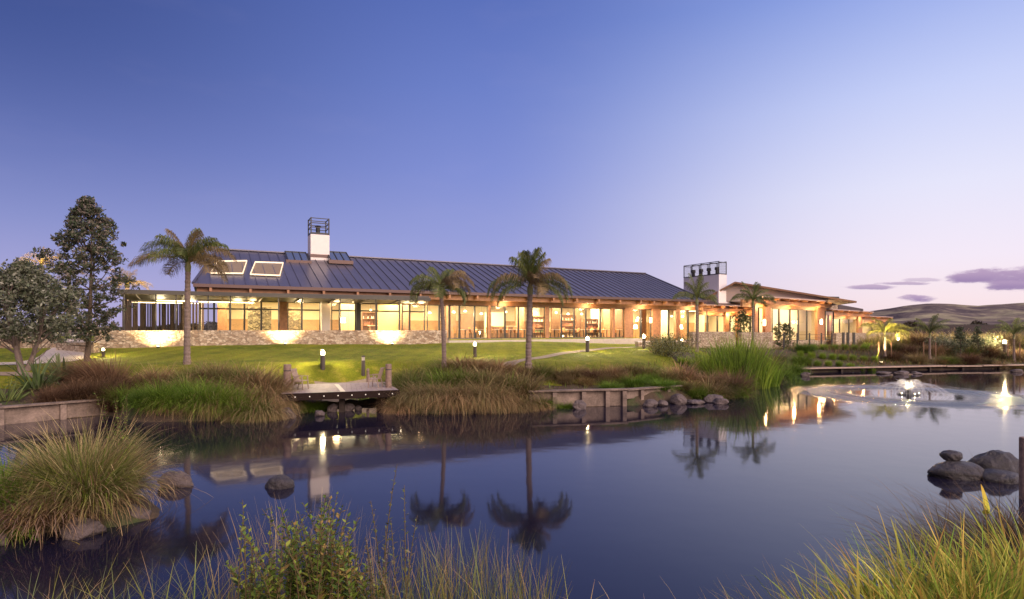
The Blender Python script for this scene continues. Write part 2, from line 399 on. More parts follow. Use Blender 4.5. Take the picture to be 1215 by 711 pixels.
def ribbon(name, pts, w0, label, mat, lift=.03, n=60):
    """path following the ground"""
    pts = [np.array(p, float) for p in pts]; ts = np.linspace(0, len(pts) - 1, n); C = []
    for t in ts:
        i = min(int(t), len(pts) - 2); f = t - i; p0 = pts[max(i - 1, 0)]; p1 = pts[i]; p2 = pts[i + 1]; p3 = pts[min(i + 2, len(pts) - 1)]
        C.append(.5 * ((2 * p1) + (-p0 + p2) * f + (2 * p0 - 5 * p1 + 4 * p2 - p3) * f * f + (-p0 + 3 * p1 - 3 * p2 + p3) * f ** 3))
    C = np.array(C); T = np.gradient(C, axis=0); N = np.stack([-T[:, 1], T[:, 0]], 1); N /= np.linalg.norm(N, axis=1)[:, None]
    k = 5; V = []
    for j in range(k):
        q = C[:, :2] + N * ((j / (k - 1) - .5) * (C[:, 2:3] if C.shape[1] > 2 else w0))
        V.append(np.c_[q, height(q[:, 0], q[:, 1]) + lift])
    V = np.stack(V, 1); return tag(np_mesh(name, V, grid_faces(n, k), mat=mat, smooth=True), label, kind='structure')
M_PATH = material('pale_gravel', (.25, .195, .15), .95, var=.2, vscale=8, bump=.4, bscale=60)
def lawnpt(px, py, z=1.2): Y = wd(py, z); return (gx(px, Y), Y)
ribbon('path', [(*lawnpt(560, 437), .5), (*lawnpt(640, 426), .5), (*lawnpt(700, 420.5), .6), (*lawnpt(771, 415.3), .75), (14, 40, .9), (17.5, 44, .9)], 1, 'pale gravel path crossing the lawn', M_PATH)
M_PATHL = material('pale_path', (.50, .42, .35), .95, var=.12, vscale=5, bump=.3, bscale=60)
ribbon('path', [(-20, 19.0, 1.9), (-17.3, 21.5, 1.8), (-19.2, 25.5, 1.6), (-22.7, 30.5, 1.6), (-27.5, 36, 1.6)], 1, 'wide pale path at the left of the lawn', M_PATHL)
ribbon('path', [(-23, 15.6, .35), (-17, 17.6, .35), (-13.4, 17.9, .35), (-12.4, 18.6, .3)], 1, 'narrow path strip under the left tree', M_PATH)
ribbon('path', [(-5.2, 19.8, 1.4), (-5.6, 20.5, 1.8), (-6.0, 21.3, 2.2)], 1, 'sandy path landing behind the deck', M_PATH, .035)

# hills
def hills():
    xs = np.linspace(-2600, 3600, 240); ys = np.linspace(1300, 2900, 60); X, Y = np.meshgrid(xs, ys)
    a = X / Y; px = a * F + HX
    prof = np.interp(px, [-400, 300, 800, 960, 1030, 1070, 1100, 1135, 1160, 1185, 1215, 1290, 1500, 2200], [3, 4, 8, 17, 21, 27, 30.5, 29.5, 27.5, 29.5, 31, 29, 25, 20])
    ridge = 1950 + 120 * np.sin(X / 420); t = (Y - 1300) / (ridge - 1300)
    Hh = prof * 1.06 / F * ridge + EYE
    z = np.where(t < 1, Hh * (t.clip(0, 1) ** .8), Hh * (1 - .35 * (t - 1)))
    rn = np.abs(vnoise(X, Y, .010, 3)) * 40 + np.abs(vnoise(X, Y, .026, 4)) * 22
    z = z - rn * np.clip(t, 0, 1) * (1 - np.exp(-((t - 1) / .25) ** 2)) * .9
    z[0] = -12
    m = bpy.data.materials.new('hazed_pasture'); m.use_nodes = True; b = NB(m.node_tree); p = m.node_tree.nodes['Principled BSDF']
    p.inputs['Roughness'].default_value = 1; p.inputs['Specular IOR Level'].default_value = 0; t_ = b.n('ShaderNodeTexCoord')
    n = b.noise(t_.outputs['Object'], .006, 7, .66, .8); f = b.noise(t_.outputs['Object'], .02, 5, .7)
    c = b.ramp(n, [(.40, (.09, .075, .085)), (.5, (.17, .14, .13)), (.57, (.27, .24, .17)), (.66, (.36, .32, .22))])  # pasture tones lifted in the colour to stand in for distance haze
    c = b.mix(.6, c, b.ramp(f, [(.35, (.45, .45, .5)), (.65, (1.1, 1.1, 1.05))]), 'MULTIPLY'); b.link(c, p.inputs['Base Color'])
    tag(np_mesh('hills', np.stack([X, Y, z], -1), grid_faces(60, 240), mat=m, smooth=True), 'long bare brown hills beyond the grounds', kind='structure')
hills()

# ---------------------------------------------------------------- timber and stone edging round the pond
def plank_wall(name, a, b, z0, z1, label, nposts, capped=True, posts_at=None, boards=2, th=.06, mat=None):
    a = Vector((*a, 0)); b = Vector((*b, 0)); L = (b - a).length; ang = math.atan2(b.y - a.y, b.x - a.x)
    t = thing(name, label, 'retaining wall', (a.x, a.y, 0), ang, None); mt = mat or M_GREYT
    hgt = (z1 - z0) / boards
    for k in range(boards):
        MB().box(0, L, 0, th, z0 + k * hgt + .008, z0 + (k + 1) * hgt - .008).build('board', mt, t, bevel=.006)
    for k in range(nposts):
        x = (posts_at[k] * L) if posts_at else L * (k + .5) / nposts
        MB().box(x - .07, x + .07, -.11, -.003, z0 - .3, z1 - .02).build('post', M_GREYT, t, bevel=.008)
    if capped: MB().box(-.05, L + .05, -.13, .16, z1 + .003, z1 + .05).build('capping', M_GREYT, t, bevel=.006)
    return t
plank_wall('timber_retaining_wall', (-24, 12.75), (gx(-5, 14.9), 14.9), -.5, .48, 'grey timber pond wall running out of the left edge', 4)
plank_wall('timber_retaining_wall', (gx(-3, 14.9), 14.9), (gx(128, 16.75), 16.75), -.5, .42, 'grey timber pond wall below the flax at the left', 2, posts_at=[.02, .56])
plank_wall('timber_retaining_wall', (gx(628, 18.1), 18.1), (gx(742, 18.75), 18.75), -.5, .5, 'low timber pond wall right of the tall palm', 4, posts_at=[.25, .55, .8, .98])
plank_wall('timber_retaining_wall', (gx(743, 18.8), 18.8), (gx(806, 20.2), 20.2), .2, .48, 'thin timber edge over the rocks beside the brown sedges', 2, boards=1)
def boardwalk(pa, Ya, pb, Yb, z, label, n):
    z = z + .07
    a = (gx(pa, Ya), Ya); b = (gx(pb, Yb), Yb); L = math.hypot(b[0] - a[0], b[1] - a[1])
    t = thing('timber_edging', label, 'pond edging', (*a, 0), math.atan2(b[1] - a[1], b[0] - a[0]))
    MB().box(0, L, -.05, .35, z - .07, z).build('beam', material('pale_edging', (.34, .25, .20), .85, var=.3, bump=.3), t, bevel=.01)
    for k in range(n): x = L * (k + .5) / n; MB().box(x - .06, x + .06, .06, .2, -.6, z - .073).build('post', material('dark_board', (.04, .028, .022), .9, var=.4), t)
    MB().box(0, L, .26, .32, -.6, z - .073).build('board', material('dark_board', (.04, .028, .022), .9, var=.4), t)  # dark board filling the gap below the beam
boardwalk(944, 33.3, 1122, 35.9, .19, 'long pale timber edge along the far pond bank', 5)
boardwalk(1166, 36.2, 1330, 38.5, .19, 'pale timber edge running out of the right edge', 4)
boardwalk(1123, 35.9, 1165, 36.15, .17, 'short timber edge behind the dark low sedge', 1)

# ---------------------------------------------------------------- rocks
def rock_mesh(name, seed, sx, sy, sz, rnd=False):
    import bmesh
    bm = bmesh.new(); bmesh.ops.create_icosphere(bm, subdivisions=4, radius=1)
    V = np.array([v.co[:] for v in bm.verts]); r = np.random.RandomState(seed); d = np.zeros(len(V))
    for k in range(11):                                     # planes cut off: flat facets like a split boulder
        n = r.randn(3); n /= np.linalg.norm(n); h = (.80 if rnd else .60) + .25 * r.rand(); q = V @ n; V = V - np.outer(np.clip(q - h, 0, None) * (.6 if rnd else .85), n)
    for k in range(6):
        n = r.randn(3) * (1.5 + 1.6 * k); d += np.sin(V @ n + r.rand() * 6) * (.06 / (1 + .45 * k))
    V = V * (1 + d[:, None]) * (sx, sy, sz)
    for v, c in zip(bm.verts, V): v.co = c
    me = bpy.data.meshes.new(name); bm.to_mesh(me); bm.free(); me.materials.append(M_WET if rnd else M_ROCK); me.shade_smooth()
    o = bpy.data.objects.new(name, me); CO.objects.link(o); return o
M_WET = material('wet_dark_rock', (.045, .038, .042), .45, var=.7, vscale=4.0, bump=1.0, bscale=10)
def rock(px0, px1, pt, pb, label, seed, Y=None, sink=.35, group=None, z0=0.0):
    """boulder seen between columns px0..px1 and rows pt..pb (pb = where it meets what it lies on)"""
    Y = Y or wd(pb, z0); wx = (px1 - px0) / F * Y / 2; h = (pb - pt) / F * Y
    o = rock_mesh('rock', seed, wx * 1.04, wx * .75, h * (1 + sink) / 2 * 1.02, seed in (11, 12, 13, 14, 15))
    o.location = (gx((px0 + px1) / 2, Y + wx * .5), Y + wx * .5, z0 + h - h * (1 + sink) / 2); o.rotation_euler = (0, 0, 0)
    return tag(o, label, 'rock', group)
rock(1104, 1170, 552, 569, 'long flat dark rock carrying the small stone, in the pond', 11, sink=.6)
rock(1149, 1212, 531, 559, 'big rounded boulder at the back of the right rock group', 12, Y=9.7, sink=.8)
rock(1162, 1214, 560, 573, 'dark wet rock in front of the big rounded boulder', 13, sink=.6)
rock(1117, 1141, 538, 549, 'small dark stone resting on the long flat rock', 14, Y=9.7, sink=.2, z0=.26)
rock(315, 347, 566, 580, 'round lone rock in open water in front of the deck', 15, sink=.7)
rock(186, 229, 563, 579, 'flat reddish rock at the tip of the grassy islet', 16, sink=.6)
rock(76, 124, 618, 639, 'pale slanting rock under the front of the islet tussock', 17, sink=.5)
rock(146, 180, 598, 618, 'rock low at the right side of the islet tussock', 18, sink=.5)
rock(-8, 8, 634, 648, 'rock tip at the left picture edge below the islet', 19, sink=.5)
rock(330, 352, 484, 497, 'purplish boulder at the left foot of the deck', 20)
rock(373, 386, 486, 494, 'small rock beside the green weed under the deck', 21)
rock(387, 401, 478, 489, 'pointed pale rock under the middle of the deck', 22)
rock(406, 421, 479, 488, 'rounded warm brown rock under the deck', 23)
rock(421, 430, 481, 487, 'little brown rock at the right of the rounded one under the deck', 24)
rock(678, 696, 476, 486, 'brown rock lying against the low timber wall', 25)
rock(762, 780, 474, 483, 'rock under the thin timber edge, first from the wall end', 26)
rock(778, 795, 475, 482, 'small rounded rock under the thin timber edge, second from the wall end', 27)
rock(794, 815, 468, 480, 'slanting grey boulder at the end of the thin timber edge', 28)
rock(812, 835, 474, 480, 'rounded rock between the grass and the brown sedges', 29)
rock(834, 858, 469, 478, 'long sloping rock at the tip of the sedge bank', 30)
rock(845, 864, 473, 480, 'flat rock at the water line at the tip of the sedge bank', 31)
for k, (a, b_, t_, q, lab) in enumerate(((1040, 1058, 440.5, 444, 'grey rock below the far edging, left one of three'), (1058, 1080, 440, 445, 'grey rock below the far edging, middle one of three'),
        (1081, 1094, 441, 444.5, 'grey rock below the far edging, right one of three'), (950, 962, 441, 447, 'rock at the foot of the far bank near the reeds'), (1198, 1212, 438, 442, 'rock beside the far edging at the right edge'))):
    rock(a, b_, t_, q, lab, 40 + k)

# ---------------------------------------------------------------- deck
def deck():
    zt = .62; t = thing('timber_deck', 'low timber viewing deck over the pond edge with edge lights', 'deck', (0, 0, 0))
    A, B_, C_, D2 = Vector((-6.45, 16.45)), Vector((-3.35, 17.55)), Vector((-4.35, 20.4)), Vector((-7.1, 19.4))
    M_DK = material('deck_board', (.30, .235, .22), .7, var=.3, vscale=9, bump=.3)
    mb = MB(); n = 22
    for k in range(n):
        f0, f1 = k / n, (k + .94) / n
        a, b_, c, d = A.lerp(B_, f0), A.lerp(B_, f1), D2.lerp(C_, f1), D2.lerp(C_, f0)
        mb.hexa([(*a, zt - .04), (*b_, zt - .04), (*c, zt - .04), (*d, zt - .04), (*a, zt), (*b_, zt), (*c, zt), (*d, zt)])
    mb.build('decking', M_DK, t)
    u = (B_ - A).normalized(); nrm = Vector((u.y, -u.x))
    a, b_ = A + nrm * .05, B_ + nrm * .05
    MB().bar((*a, zt - .09), (*b_, zt - .09), .05, .2).build('fascia', material('dark_deck_fascia', (.022, .014, .012), .95, spec=.1, var=.3), t)
    for s, e in ((A, D2), (B_, C_)): MB().bar((*s, zt - .12), (*e, zt - .12), .05, .15).build('joist', M_TIMBERD, t)
    for k in range(2):
        for fx in (.12, .5, .88):
            q = A.lerp(B_, fx).lerp(D2.lerp(C_, fx), .12 + .5 * k); MB().box(q.x - .07, q.x + .07, q.y - .07, q.y + .07, -.9, zt - .045).build('pile', material('dark_board', (.04, .028, .022), .9, var=.4), t)
    for k in range(8):
        q = A.lerp(B_, .115 + k * .117) + nrm * .079
        MB().tube([(*(q), zt - .09), (*(q + nrm * .012), zt - .09)], [.016, .012], 10).build('edge_light', emis_mat('deck_stud', (1, .93, .82), .45), t)
    # pale strip lying along the deck boards
    p0 = Vector((gx(407, 17.12), 17.12)); p1 = Vector((gx(399.5, 19.3), 19.3))
    MB().bar((*p0, zt + .006), (*p1, zt + .006), .13, .012).build('deck_strip', material('pale_strip', (.62, .55, .42), .45, var=.1), t)
    return zt
ZT = deck()
def stump(px, pt, pb, Y, label, w, mat):
    z0, z1 = EYE - (pb - HY) / F * Y, EYE - (pt - HY) / F * Y
    t = thing('timber_bollard', label, 'bollard', (gx(px, Y), Y, z0))
    MB().lathe([(w, -.3), (w, z1 - z0 - .03), (w * .93, z1 - z0)], 14).build('post', mat, t, smooth=False)
    MB().lathe([(w * 1.02, (z1 - z0) * .72), (w * 1.02, (z1 - z0) * .76)], 14).build('band', M_STEEL, t)
M_LOG = material('log_timber', (.22, .15, .12), .9, var=.4, vscale=12, bump=.6)
stump(341, 432.5, 461, 17.6, 'thick log post behind the left deck chair', .11, M_LOG)
stump(461, 432, 457, 18.4, 'thick dark log post behind the right deck chair', .095, M_LOG)
stump(436.5, 437.5, 452, 20.6, 'short log stub behind the right deck chair beside the unlit bollard', .05, M_LOG)
def deck_chair(px, pyb, Y, rz, label, z):
    t = thing('deck_chair', label, 'chair', (gx(px, Y), Y, z), rz, 'chairs on the pond deck'); t.scale = (.66,) * 3
    Mw = material('chair_teak', (.30, .22, .18), .65, var=.2, vscale=12)
    s = MB()
    for k in range(6): s.box(-.02 + k * .075, .045 + k * .075, -.25, .25, .40, .42)
    s.build('seat', Mw, t)
    b = MB()
    for k in range(6): y = -.24 + k * .085; b.bar((-.02, y + .03, .40), (-.2, y + .03, .92), .06, .018, up=(1, 0, 0))
    b.build('backrest', Mw, t)
    MB().bar((-.2, -.27, .92), (-.2, .27, .92), .035, .05).build('top_rail', Mw, t)
    for y in (-.26, .26):
        MB().bar((.40, y, 0), (.34, y, .60), .04).build('leg', Mw, t); MB().bar((-.12, y, 0), (-.02, y, .44), .04).build('leg', Mw, t)
        MB().bar((-.12, y, .62), (.40, y, .60), .05, .025).build('armrest', Mw, t)
        MB().bar((-.02, y, .39), (.37, y, .39), .03, .05).build('seat_rail', Mw, t)
    return t
deck_chair(353, 456, 17.75, R(-8), 'slatted timber chair at the left end of the deck, facing right', ZT)
deck_chair(449, 456, 18.35, R(172), 'slatted timber chair at the right end of the deck, facing left', ZT)
def side_post(px, pt, Y, w, label):
    z0 = -.4; z1 = EYE - (pt - HY) / F * Y
    o = MB().lathe([(w, z0), (w, z1 - .02), (w * .9, z1)], 12).build('mooring_post', M_LOG, None, (gx(px, Y), Y, 0)); tag(o, label, 'post')
side_post(1217, 519, 8.4, .075, 'grey round timber post at the right picture edge beside the boulders')

# ---------------------------------------------------------------- main building
BEFORE = set(CO.objects)
OX, OY = -19.9, 38.0; AU = math.atan2(1, 1.919); CU, SU = math.cos(AU), math.sin(AU)
def W(u, v, z=0.0): return (OX + u * CU - v * SU, OY + u * SU + v * CU, z)
def U(px, v):                                # along-facade coordinate of the column px on the plane v
    a = (px - HX) / F; return (a * (OY + v * CU) - OX + v * SU) / (CU - a * SU)
def Zb(py, u, v): return EYE - (py - HY) / F * W(u, v)[1]
rng = random.Random(5)
EAVE, RISE, SB = 5.4, 3.36, 9.0
B = thing('clubhouse', 'long glazed clubhouse with dark seamed metal roof and white chimney', 'building', (OX, OY, 0), AU)
u0e, u1e = U(229, 0), U(838, 0); u0r, u1r = U(258, SB), U(765, SB)
roof = MB(); th = .14
def rz_(v): return EAVE + RISE * v / SB if v <= SB else EAVE + RISE * (2 * SB - v) / SB
roof.hexa([(u0e, 0, EAVE - th), (u1e, 0, EAVE - th), (u1r, SB, EAVE + RISE - th), (u0r, SB, EAVE + RISE - th), (u0e, 0, EAVE), (u1e, 0, EAVE), (u1r, SB, EAVE + RISE), (u0r, SB, EAVE + RISE)])
roof.hexa([(u0r, SB + .002, EAVE + RISE - th), (u1r, SB + .002, EAVE + RISE - th), (u1e, 2 * SB, EAVE - th), (u0e, 2 * SB, EAVE - th), (u0r, SB + .002, EAVE + RISE), (u1r, SB + .002, EAVE + RISE), (u1e, 2 * SB, EAVE), (u0e, 2 * SB, EAVE)])
roof.add([(u0e, 0, EAVE - .002), (u0r, SB, EAVE + RISE - .002), (u0e, 2 * SB, EAVE - .002)], [(0, 2, 1)])
R_ = roof.build('roof', M_ROOF, B)
seam = MB(); k = 0; u = u0e + .3
while u < u1e - .2:                             # standing seams from eave to ridge (or to the hip)
    vt = SB if u0r <= u <= u1r else (SB * (u - u0e) / (u0r - u0e) if u < u0r else SB * (u1e - u) / (u1e - u1r))
    seam.bar((u, .02, EAVE + .03), (u, max(vt, .3), EAVE + RISE * vt / SB + .03), .035, .07); u += .70
seam.build('standing_seam', M_ROOF, R_)
MB().bar((u0r - .05, SB, EAVE + RISE + .05), (u1r + .05, SB, EAVE + RISE + .05), .34, .09).build('ridge_cap', M_ROOF, R_)
MB().bar((u1r, SB, EAVE + RISE + .02), (u1e, 0, EAVE + .02), .16, .12).build('verge_flashing', M_ROOF, R_)
MB().bar((u0r, SB, EAVE + RISE + .02), (u0e, 0, EAVE + .02), .16, .12).build('verge_flashing', M_ROOF, R_)
MB().box(u0e, u1e, -.16, -.003, EAVE - .22, EAVE - .01).build('gutter', M_FASCIA, B)
MB().box(u0e + .2, u1e - .1, -.02, 1.5, EAVE - .24, EAVE - .15).build('soffit', M_TIMBER, B)
MB().box(u0e + .2, u1e - .1, .25, .50, EAVE - .62, EAVE - .243).build('eave_beam', M_TIMBER, B)
MB().box(u0e + .2, u1e - .1, 1.3, 1.52, EAVE - .98, EAVE - .25).build('head_board', M_TIMBERD, B)
u = u0e + 1.0
while u < u1e:
    MB().box(u - .08, u + .08, -.30, .247, EAVE - .50, EAVE - .26).build('rafter', M_TIMBER, B, bevel=.01); u += 2.35 if u < U(740, 0) else 1.55

# roof lights: place by rays onto the roof plane
def on_roof(px, py, lift=0.0):
    a, b_ = (px - HX) / F, -(py - HY) / F
    # point t*(a,1,b)+eye ; v = (-(x-OX)*SU+(y-OY)*CU) ; z = EAVE+RISE*v/SB+lift
    va, vb = -(a * SU) + CU, OX * SU - OY * CU           # v = va*t + vb
    t = (EAVE + lift + RISE / SB * vb - EYE) / (b_ - RISE / SB * va)
    x, y = a * t, t; return ((x - OX) * CU + (y - OY) * SU, va * t + vb, EYE + b_ * t)
def rooflight(q):
    P = [Vector(on_roof(*p, .12)) for p in q]; c = sum(P, Vector()) / 4
    f = MB()
    for i in range(4): f.bar(P[i], P[(i + 1) % 4], .05, .10)
    fr = f.build('skylight', emis_mat('glow_frame', (1, .66, .26), .75), R_)  # frame emits by itself, in place of room light at its edges
    I = [c + (p - c) * .93 for p in P]; g_ = MB().add([p + Vector((0, 0, .0)) for p in I], [(0, 1, 2, 3)]).build('pane', dull_glass(), fr)
    J = [c + (p - c) * .97 - Vector((0, 0, .07)) for p in P]; MB().add(J, [(0, 1, 2, 3)]).build('blind', material('olive_blind', (.30, .20, .10), .9, var=.15, emit=(1, .62, .25), estr=.03), fr)  # weak emission stands in for light coming up through the blind
rooflight([(258, 310), (293, 309.5), (288, 324.5), (250, 324)])
rooflight([(303, 311), (336, 312), (332, 327), (297, 325.5)])

# chimney with open steel crown, and the glazed ridge lantern each side
cu0, cu1 = U(368.5, 7.4), U(391, 7.4); cv0, cv1 = 7.4, 8.9
cz = lambda py: Zb(py, (cu0 + cu1) / 2, cv0)
ch = MB().box(cu0, cu1, cv0, cv1, EAVE, cz(278.5)).build('chimney', M_WHITE, B, bevel=.02)
zc0, zc1 = cz(278.5) + .003, cz(258.5); fr = MB(); r = .045
for (x, y) in ((cu0 + r, cv0 + r), (cu1 - r, cv0 + r), (cu1 - r, cv1 - r), (cu0 + r, cv1 - r)): fr.box(x - r, x + r, y - r, y + r, zc0, zc1)
for z in (zc0 + .09, zc0 + (zc1 - zc0) * .42, zc0 + (zc1 - zc0) * .68, zc1 - .05):
    h = .07 if z < zc0 + .1 else .03
    fr.box(cu0 + .1, cu1 - .1, cv0 + .01, cv0 + .07, z - h, z + h); fr.box(cu0 + .1, cu1 - .1, cv1 - .07, cv1 - .01, z - h, z + h)
    fr.box(cu0 + .01, cu0 + .07, cv0 + .1, cv1 - .1, z - h, z + h); fr.box(cu1 - .07, cu1 - .01, cv0 + .1, cv1 - .1, z - h, z + h)
fr.build('steel_crown', M_STEEL, ch)
MB().cyl((cu0 + cu1) / 2 - .05, (cv0 + cv1) / 2, zc0, zc0 + .75, .17, .17).cyl((cu0 + cu1) / 2 - .05, (cv0 + cv1) / 2, zc0 + .752, zc0 + .84, .26, .2).build('flue', M_STEEL, ch, smooth=False)
MB().box(cu0 - .03, cu1 + .03, cv0 - .04, cv0 - .003, cz(305.5), cz(302)).build('flashing', M_FASCIA, ch)
for (a, b_) in ((341, 367.5), (391.8, 417)):
    ua, ub = U(a, 6.4), U(b_, 6.4); za, zb = Zb(309, (ua + ub) / 2, 6.4), Zb(299.5, (ua + ub) / 2, 8.4)
    ln = MB().hexa([(ua, 6.4, za), (ub, 6.4, za), (ub, 10, za), (ua, 10, za), (ua, 8.3, zb), (ub, 8.3, zb), (ub, 9.6, zb), (ua, 9.6, zb)]).build('roof_lantern', material('lantern_glass', (.16, .20, .28), .10, metal=.6), B)
    f = MB(); n = 3
    for k in range(n + 1): x = ua + .04 + (ub - ua - .08) * k / n; f.bar((x, 6.36, za + .03), (x, 8.27, zb + .03), .05, .05)
    f.bar((ua, 8.3, zb + .03), (ub, 8.3, zb + .03), .07, .07); f.build('glazing_bar', M_STEEL, ln)
    MB().box(ua - .12, ub + .12, 6.25, 10, za - .30, za - .003).build('kerb', M_FASCIA, ln)

# floors, ceiling, inner walls
FL, FR = 1.72, 1.30; uS = U(742, 1.5); gv = 1.5
MB().box(U(229, 1.2), uS, 1.2, 9.0, 1.0, FL).build('floor', M_SLATE, B)
MB().box(uS + .003, u1e + 14, 1.2, 9.0, 1.0, FR).build('floor', M_SLATE, B)
MB().box(U(235, 1.53), u1e + 1, 1.53, 9.0, EAVE - .50, EAVE - .42).build('ceiling', material('timber_ceiling', (.42, .24, .11), .6, var=.25, vscale=3), B)
MB().box(U(262, 9.0), u1e + 14, 9.0, 9.2, 1.0, 3.3).build('back_wall', material('honey_panelling', (.36, .20, .09), .6, var=.3, vscale=2), B); MB().box(U(262, 9.0), u1e + 14, 9.003, 9.2, 3.303, EAVE - .3).build('upper_wall', M_CREAM, B)
MB().box(u0e + .3, u0e + .45, 1.6, 9.0, 1.0, EAVE - .5).build('end_wall', M_CREAM, B)
M_OCHRE = material('ochre_plaster', (.34, .25, .12), .85, var=.1)
# fins and partitions seen through the glass: columns of the photo, depth v, height rows
for (a, b_, v, zt, mt) in ((258, 270, 5.0, 4.9, M_TIMBER), (294, 322, 4.0, 4.1, 'P1'), (335, 357, 4.6, 4.1, 'P2'), (404, 421, 6.0, 4.9, M_OCHRE), (449, 474, 5.5, 4.9, M_OCHRE), (476, 486, 4.4, 4.9, M_TIMBERD),
                          (529, 541, 6.5, 4.7, M_TIMBERD), (547, 562, 6.5, 3.9, M_TIMBERD), (575, 600, 7.2, 4.1, M_CREAM), (612, 622, 6.0, 4.9, M_TIMBER), (628, 640, 7.0, 4.9, M_CREAM), (655, 664, 6.2, 4.9, M_TIMBERD), (683, 690, 5.2, 4.9, M_TIMBERD),
                          (701, 712, 6.6, 4.9, M_CREAM), (716, 728, 5.2, 4.7, M_TIMBER), (731, 739, 4.2, 4.9, M_TIMBERD), (760, 767, 3.0, 4.9, M_TIMBERD), (785, 792, 5.0, 4.9, M_CREAM), (806, 813, 6.0, 4.9, M_TIMBER), (826, 836, 6.0, 4.9, M_CREAM)):
    if mt == 'P1': mt = stone_mat('feature_stone', (.10, .08, .05), (.34, .28, .17), (.55, .46, .28), 5.5, (.08, .06, .04))
    if mt == 'P2': mt = stone_mat('feature_stone_dark', (.06, .05, .03), (.18, .13, .08), (.30, .22, .12), 6.5, (.05, .04, .03))
    ua, ub = U(a, v), U(b_, v); fl = FL if ub < uS else FR
    MB().box(ua, ub, v, v + .2, fl + .003, zt).build('partition', mt, B)

# glazing: measured mullion columns
def window(pa, pb, z0, z1, v, root=None, trans=None, Uf=None, fw=.06):
    Uf = Uf or U; ua, ub = Uf(pa, v), Uf(pb, v)
    f = MB(); f.box(ua, ua + fw, v - .06, v + .06, z0, z1); f.box(ub - fw, ub, v - .06, v + .06, z0, z1)
    f.box(ua + fw, ub - fw, v - .06, v + .06, z0, z0 + fw); f.box(ua + fw, ub - fw, v - .06, v + .06, z1 - fw, z1)
    if trans: f.box(ua + fw, ub - fw, v - .06, v + .06, trans - .05, trans + .05)
    o = f.build('window', M_STEEL, root or B)
    MB().add([(ua + fw, v, z0 + fw), (ub - fw, v, z0 + fw), (ub - fw, v, z1 - fw), (ua + fw, v, z1 - fw)], [(0, 1, 2, 3)]).build('pane', GLASS, o)
left_m = [237, 254, 273, 290, 310, 331]
for grp in ([237, 254, 273, 290, 310, 331], [341, 358, 380], [393, 403, 422], [427, 446.5, 474.5], [477, 486, 504], [506.5, 521, 533], [533.5, 545, 563, 578.5], [581.5, 599, 615, 631, 646.5], [650.5, 666, 681, 695, 712, 725.5], [728.5, 740]):
    for a, b_ in zip(grp[:-1], grp[1:]):
        window(a, b_, FL + .003, 4.42, gv, trans=3.85 if b_ < 505 else None)
for a, b_ in ((750, 760), (760.3, 772.5), (783, 793), (793.3, 801), (806, 816), (816.3, 828), (828.3, 839)): window(a, b_, FR + .003, 4.42, gv)
for (a, b_, z0) in ((331.5, 340.5, 1), (578.7, 581.3, 1), (646.7, 650.3, 1), (740.3, 749.5, .9), (773, 782.5, .9), (801.3, 805.7, .9), (725.7, 728.3, 1)):
    ua, ub = U(a, gv - .1), U(b_, gv - .1); MB().box(ua, ub, gv - .25, gv + .15, z0, 4.45).build('column', M_TIMBER, B, bevel=.01)
MB().box(U(382, 1.0), U(392, 1.0), 1.0, 1.65, 1.0, 4.44).build('column', M_WHITE, B)
MB().box(U(422.3, 1.4), U(426.7, 1.4), 1.25, 1.65, 1.0, 4.44).build('column', M_STEEL, B)
# kerb strip below the glass and the doors' step
MB().box(U(533, 1.1), uS, 1.1, 1.197, 1.0, FL - .02).build('plinth', M_CONC, B)

# veranda canopy on steel posts in front of the left half
cvf = -3.0; ca, cb = U(139, cvf), U(531, cvf)
MB().hexa([(ca, cvf, 4.55), (cb - 1.4, cvf, 4.72), (cb, 1.2, 4.46), (ca, 1.2, 4.34), (ca, cvf, 4.66), (cb - 1.4, cvf, 4.83), (cb, 1.2, 4.56), (ca, 1.2, 4.44)]).build('canopy', M_CANOPY, B)
MB().box(ca, U(226, 1.2), 1.203, 6.5, 4.36, 4.50).build('canopy', M_CANOPY, B)
MB().box(ca, cb - 1.3, cvf - .06, cvf - .003, 4.48, 4.72).build('canopy_fascia', M_STEEL, B)
u = ca + .8
while u < cb - 1.5:
    q_ = (u - ca) / (cb - ca); MB().bar((u, cvf + .1, 4.49 + .17 * q_), (u, 1.1, 4.30 + .12 * q_), .07, .10).build('canopy_rib', M_CANOPY, B); u += 2.3
for px in (147, 185, 209, 247, 273.5, 330.5, 358.5, 403.5, 446, 473.5):
    uu = U(px, cvf + .15); MB().box(uu - .035, uu + .035, cvf + .1, cvf + .18, 1.2, 4.54).build('canopy_post', M_STEEL, B)
for px, v in ((148, 1), (153, 3), (160, 5), (170, 6), (182, 6), (194, 6), (205, 6), (216, 6), (222, 5.5)):      # blinds and posts round the open lounge
    uu = U(px, v); MB().box(uu - .12, uu + .12, v - .12, v + .12, 1.5, 4.34).build('lounge_column', material('dark_post', (.075, .05, .04), .7, var=.3), B)
for px, v, wd_ in ((176, 6.3, .5), (200, 6.3, .6), (211, 5.9, .4), (158, 4, .3), (230, 4, .7)):
    uu = U(px, v); c_ = MB(); n = 7
    for k in range(n): x = uu - wd_ + 2 * wd_ * k / n; c_.box(x, x + wd_ / n * 1.25, v + (.03 if k % 2 else -.03), v + (.06 if k % 2 else 0), 1.5, 4.34)
    c_.build('curtain', material('brown_drape', (.13, .09, .07), .9, var=.2), B)
MB().box(ca, U(229, 1.1), -2.6, 6.6, 1.0, 1.5).build('terrace', M_CONC, B)
for (a, b_, v) in ((186, 232, -.3), (150, 236, 4.2), (236, 300, .2)):
    ua, ub = U(a, v), U(b_, v); MB().box(ua, ub, v, v + .05, 4.27 if v > 1 else 4.22, 4.31 if v > 1 else 4.27).build('strip_light', M_WARM, B)

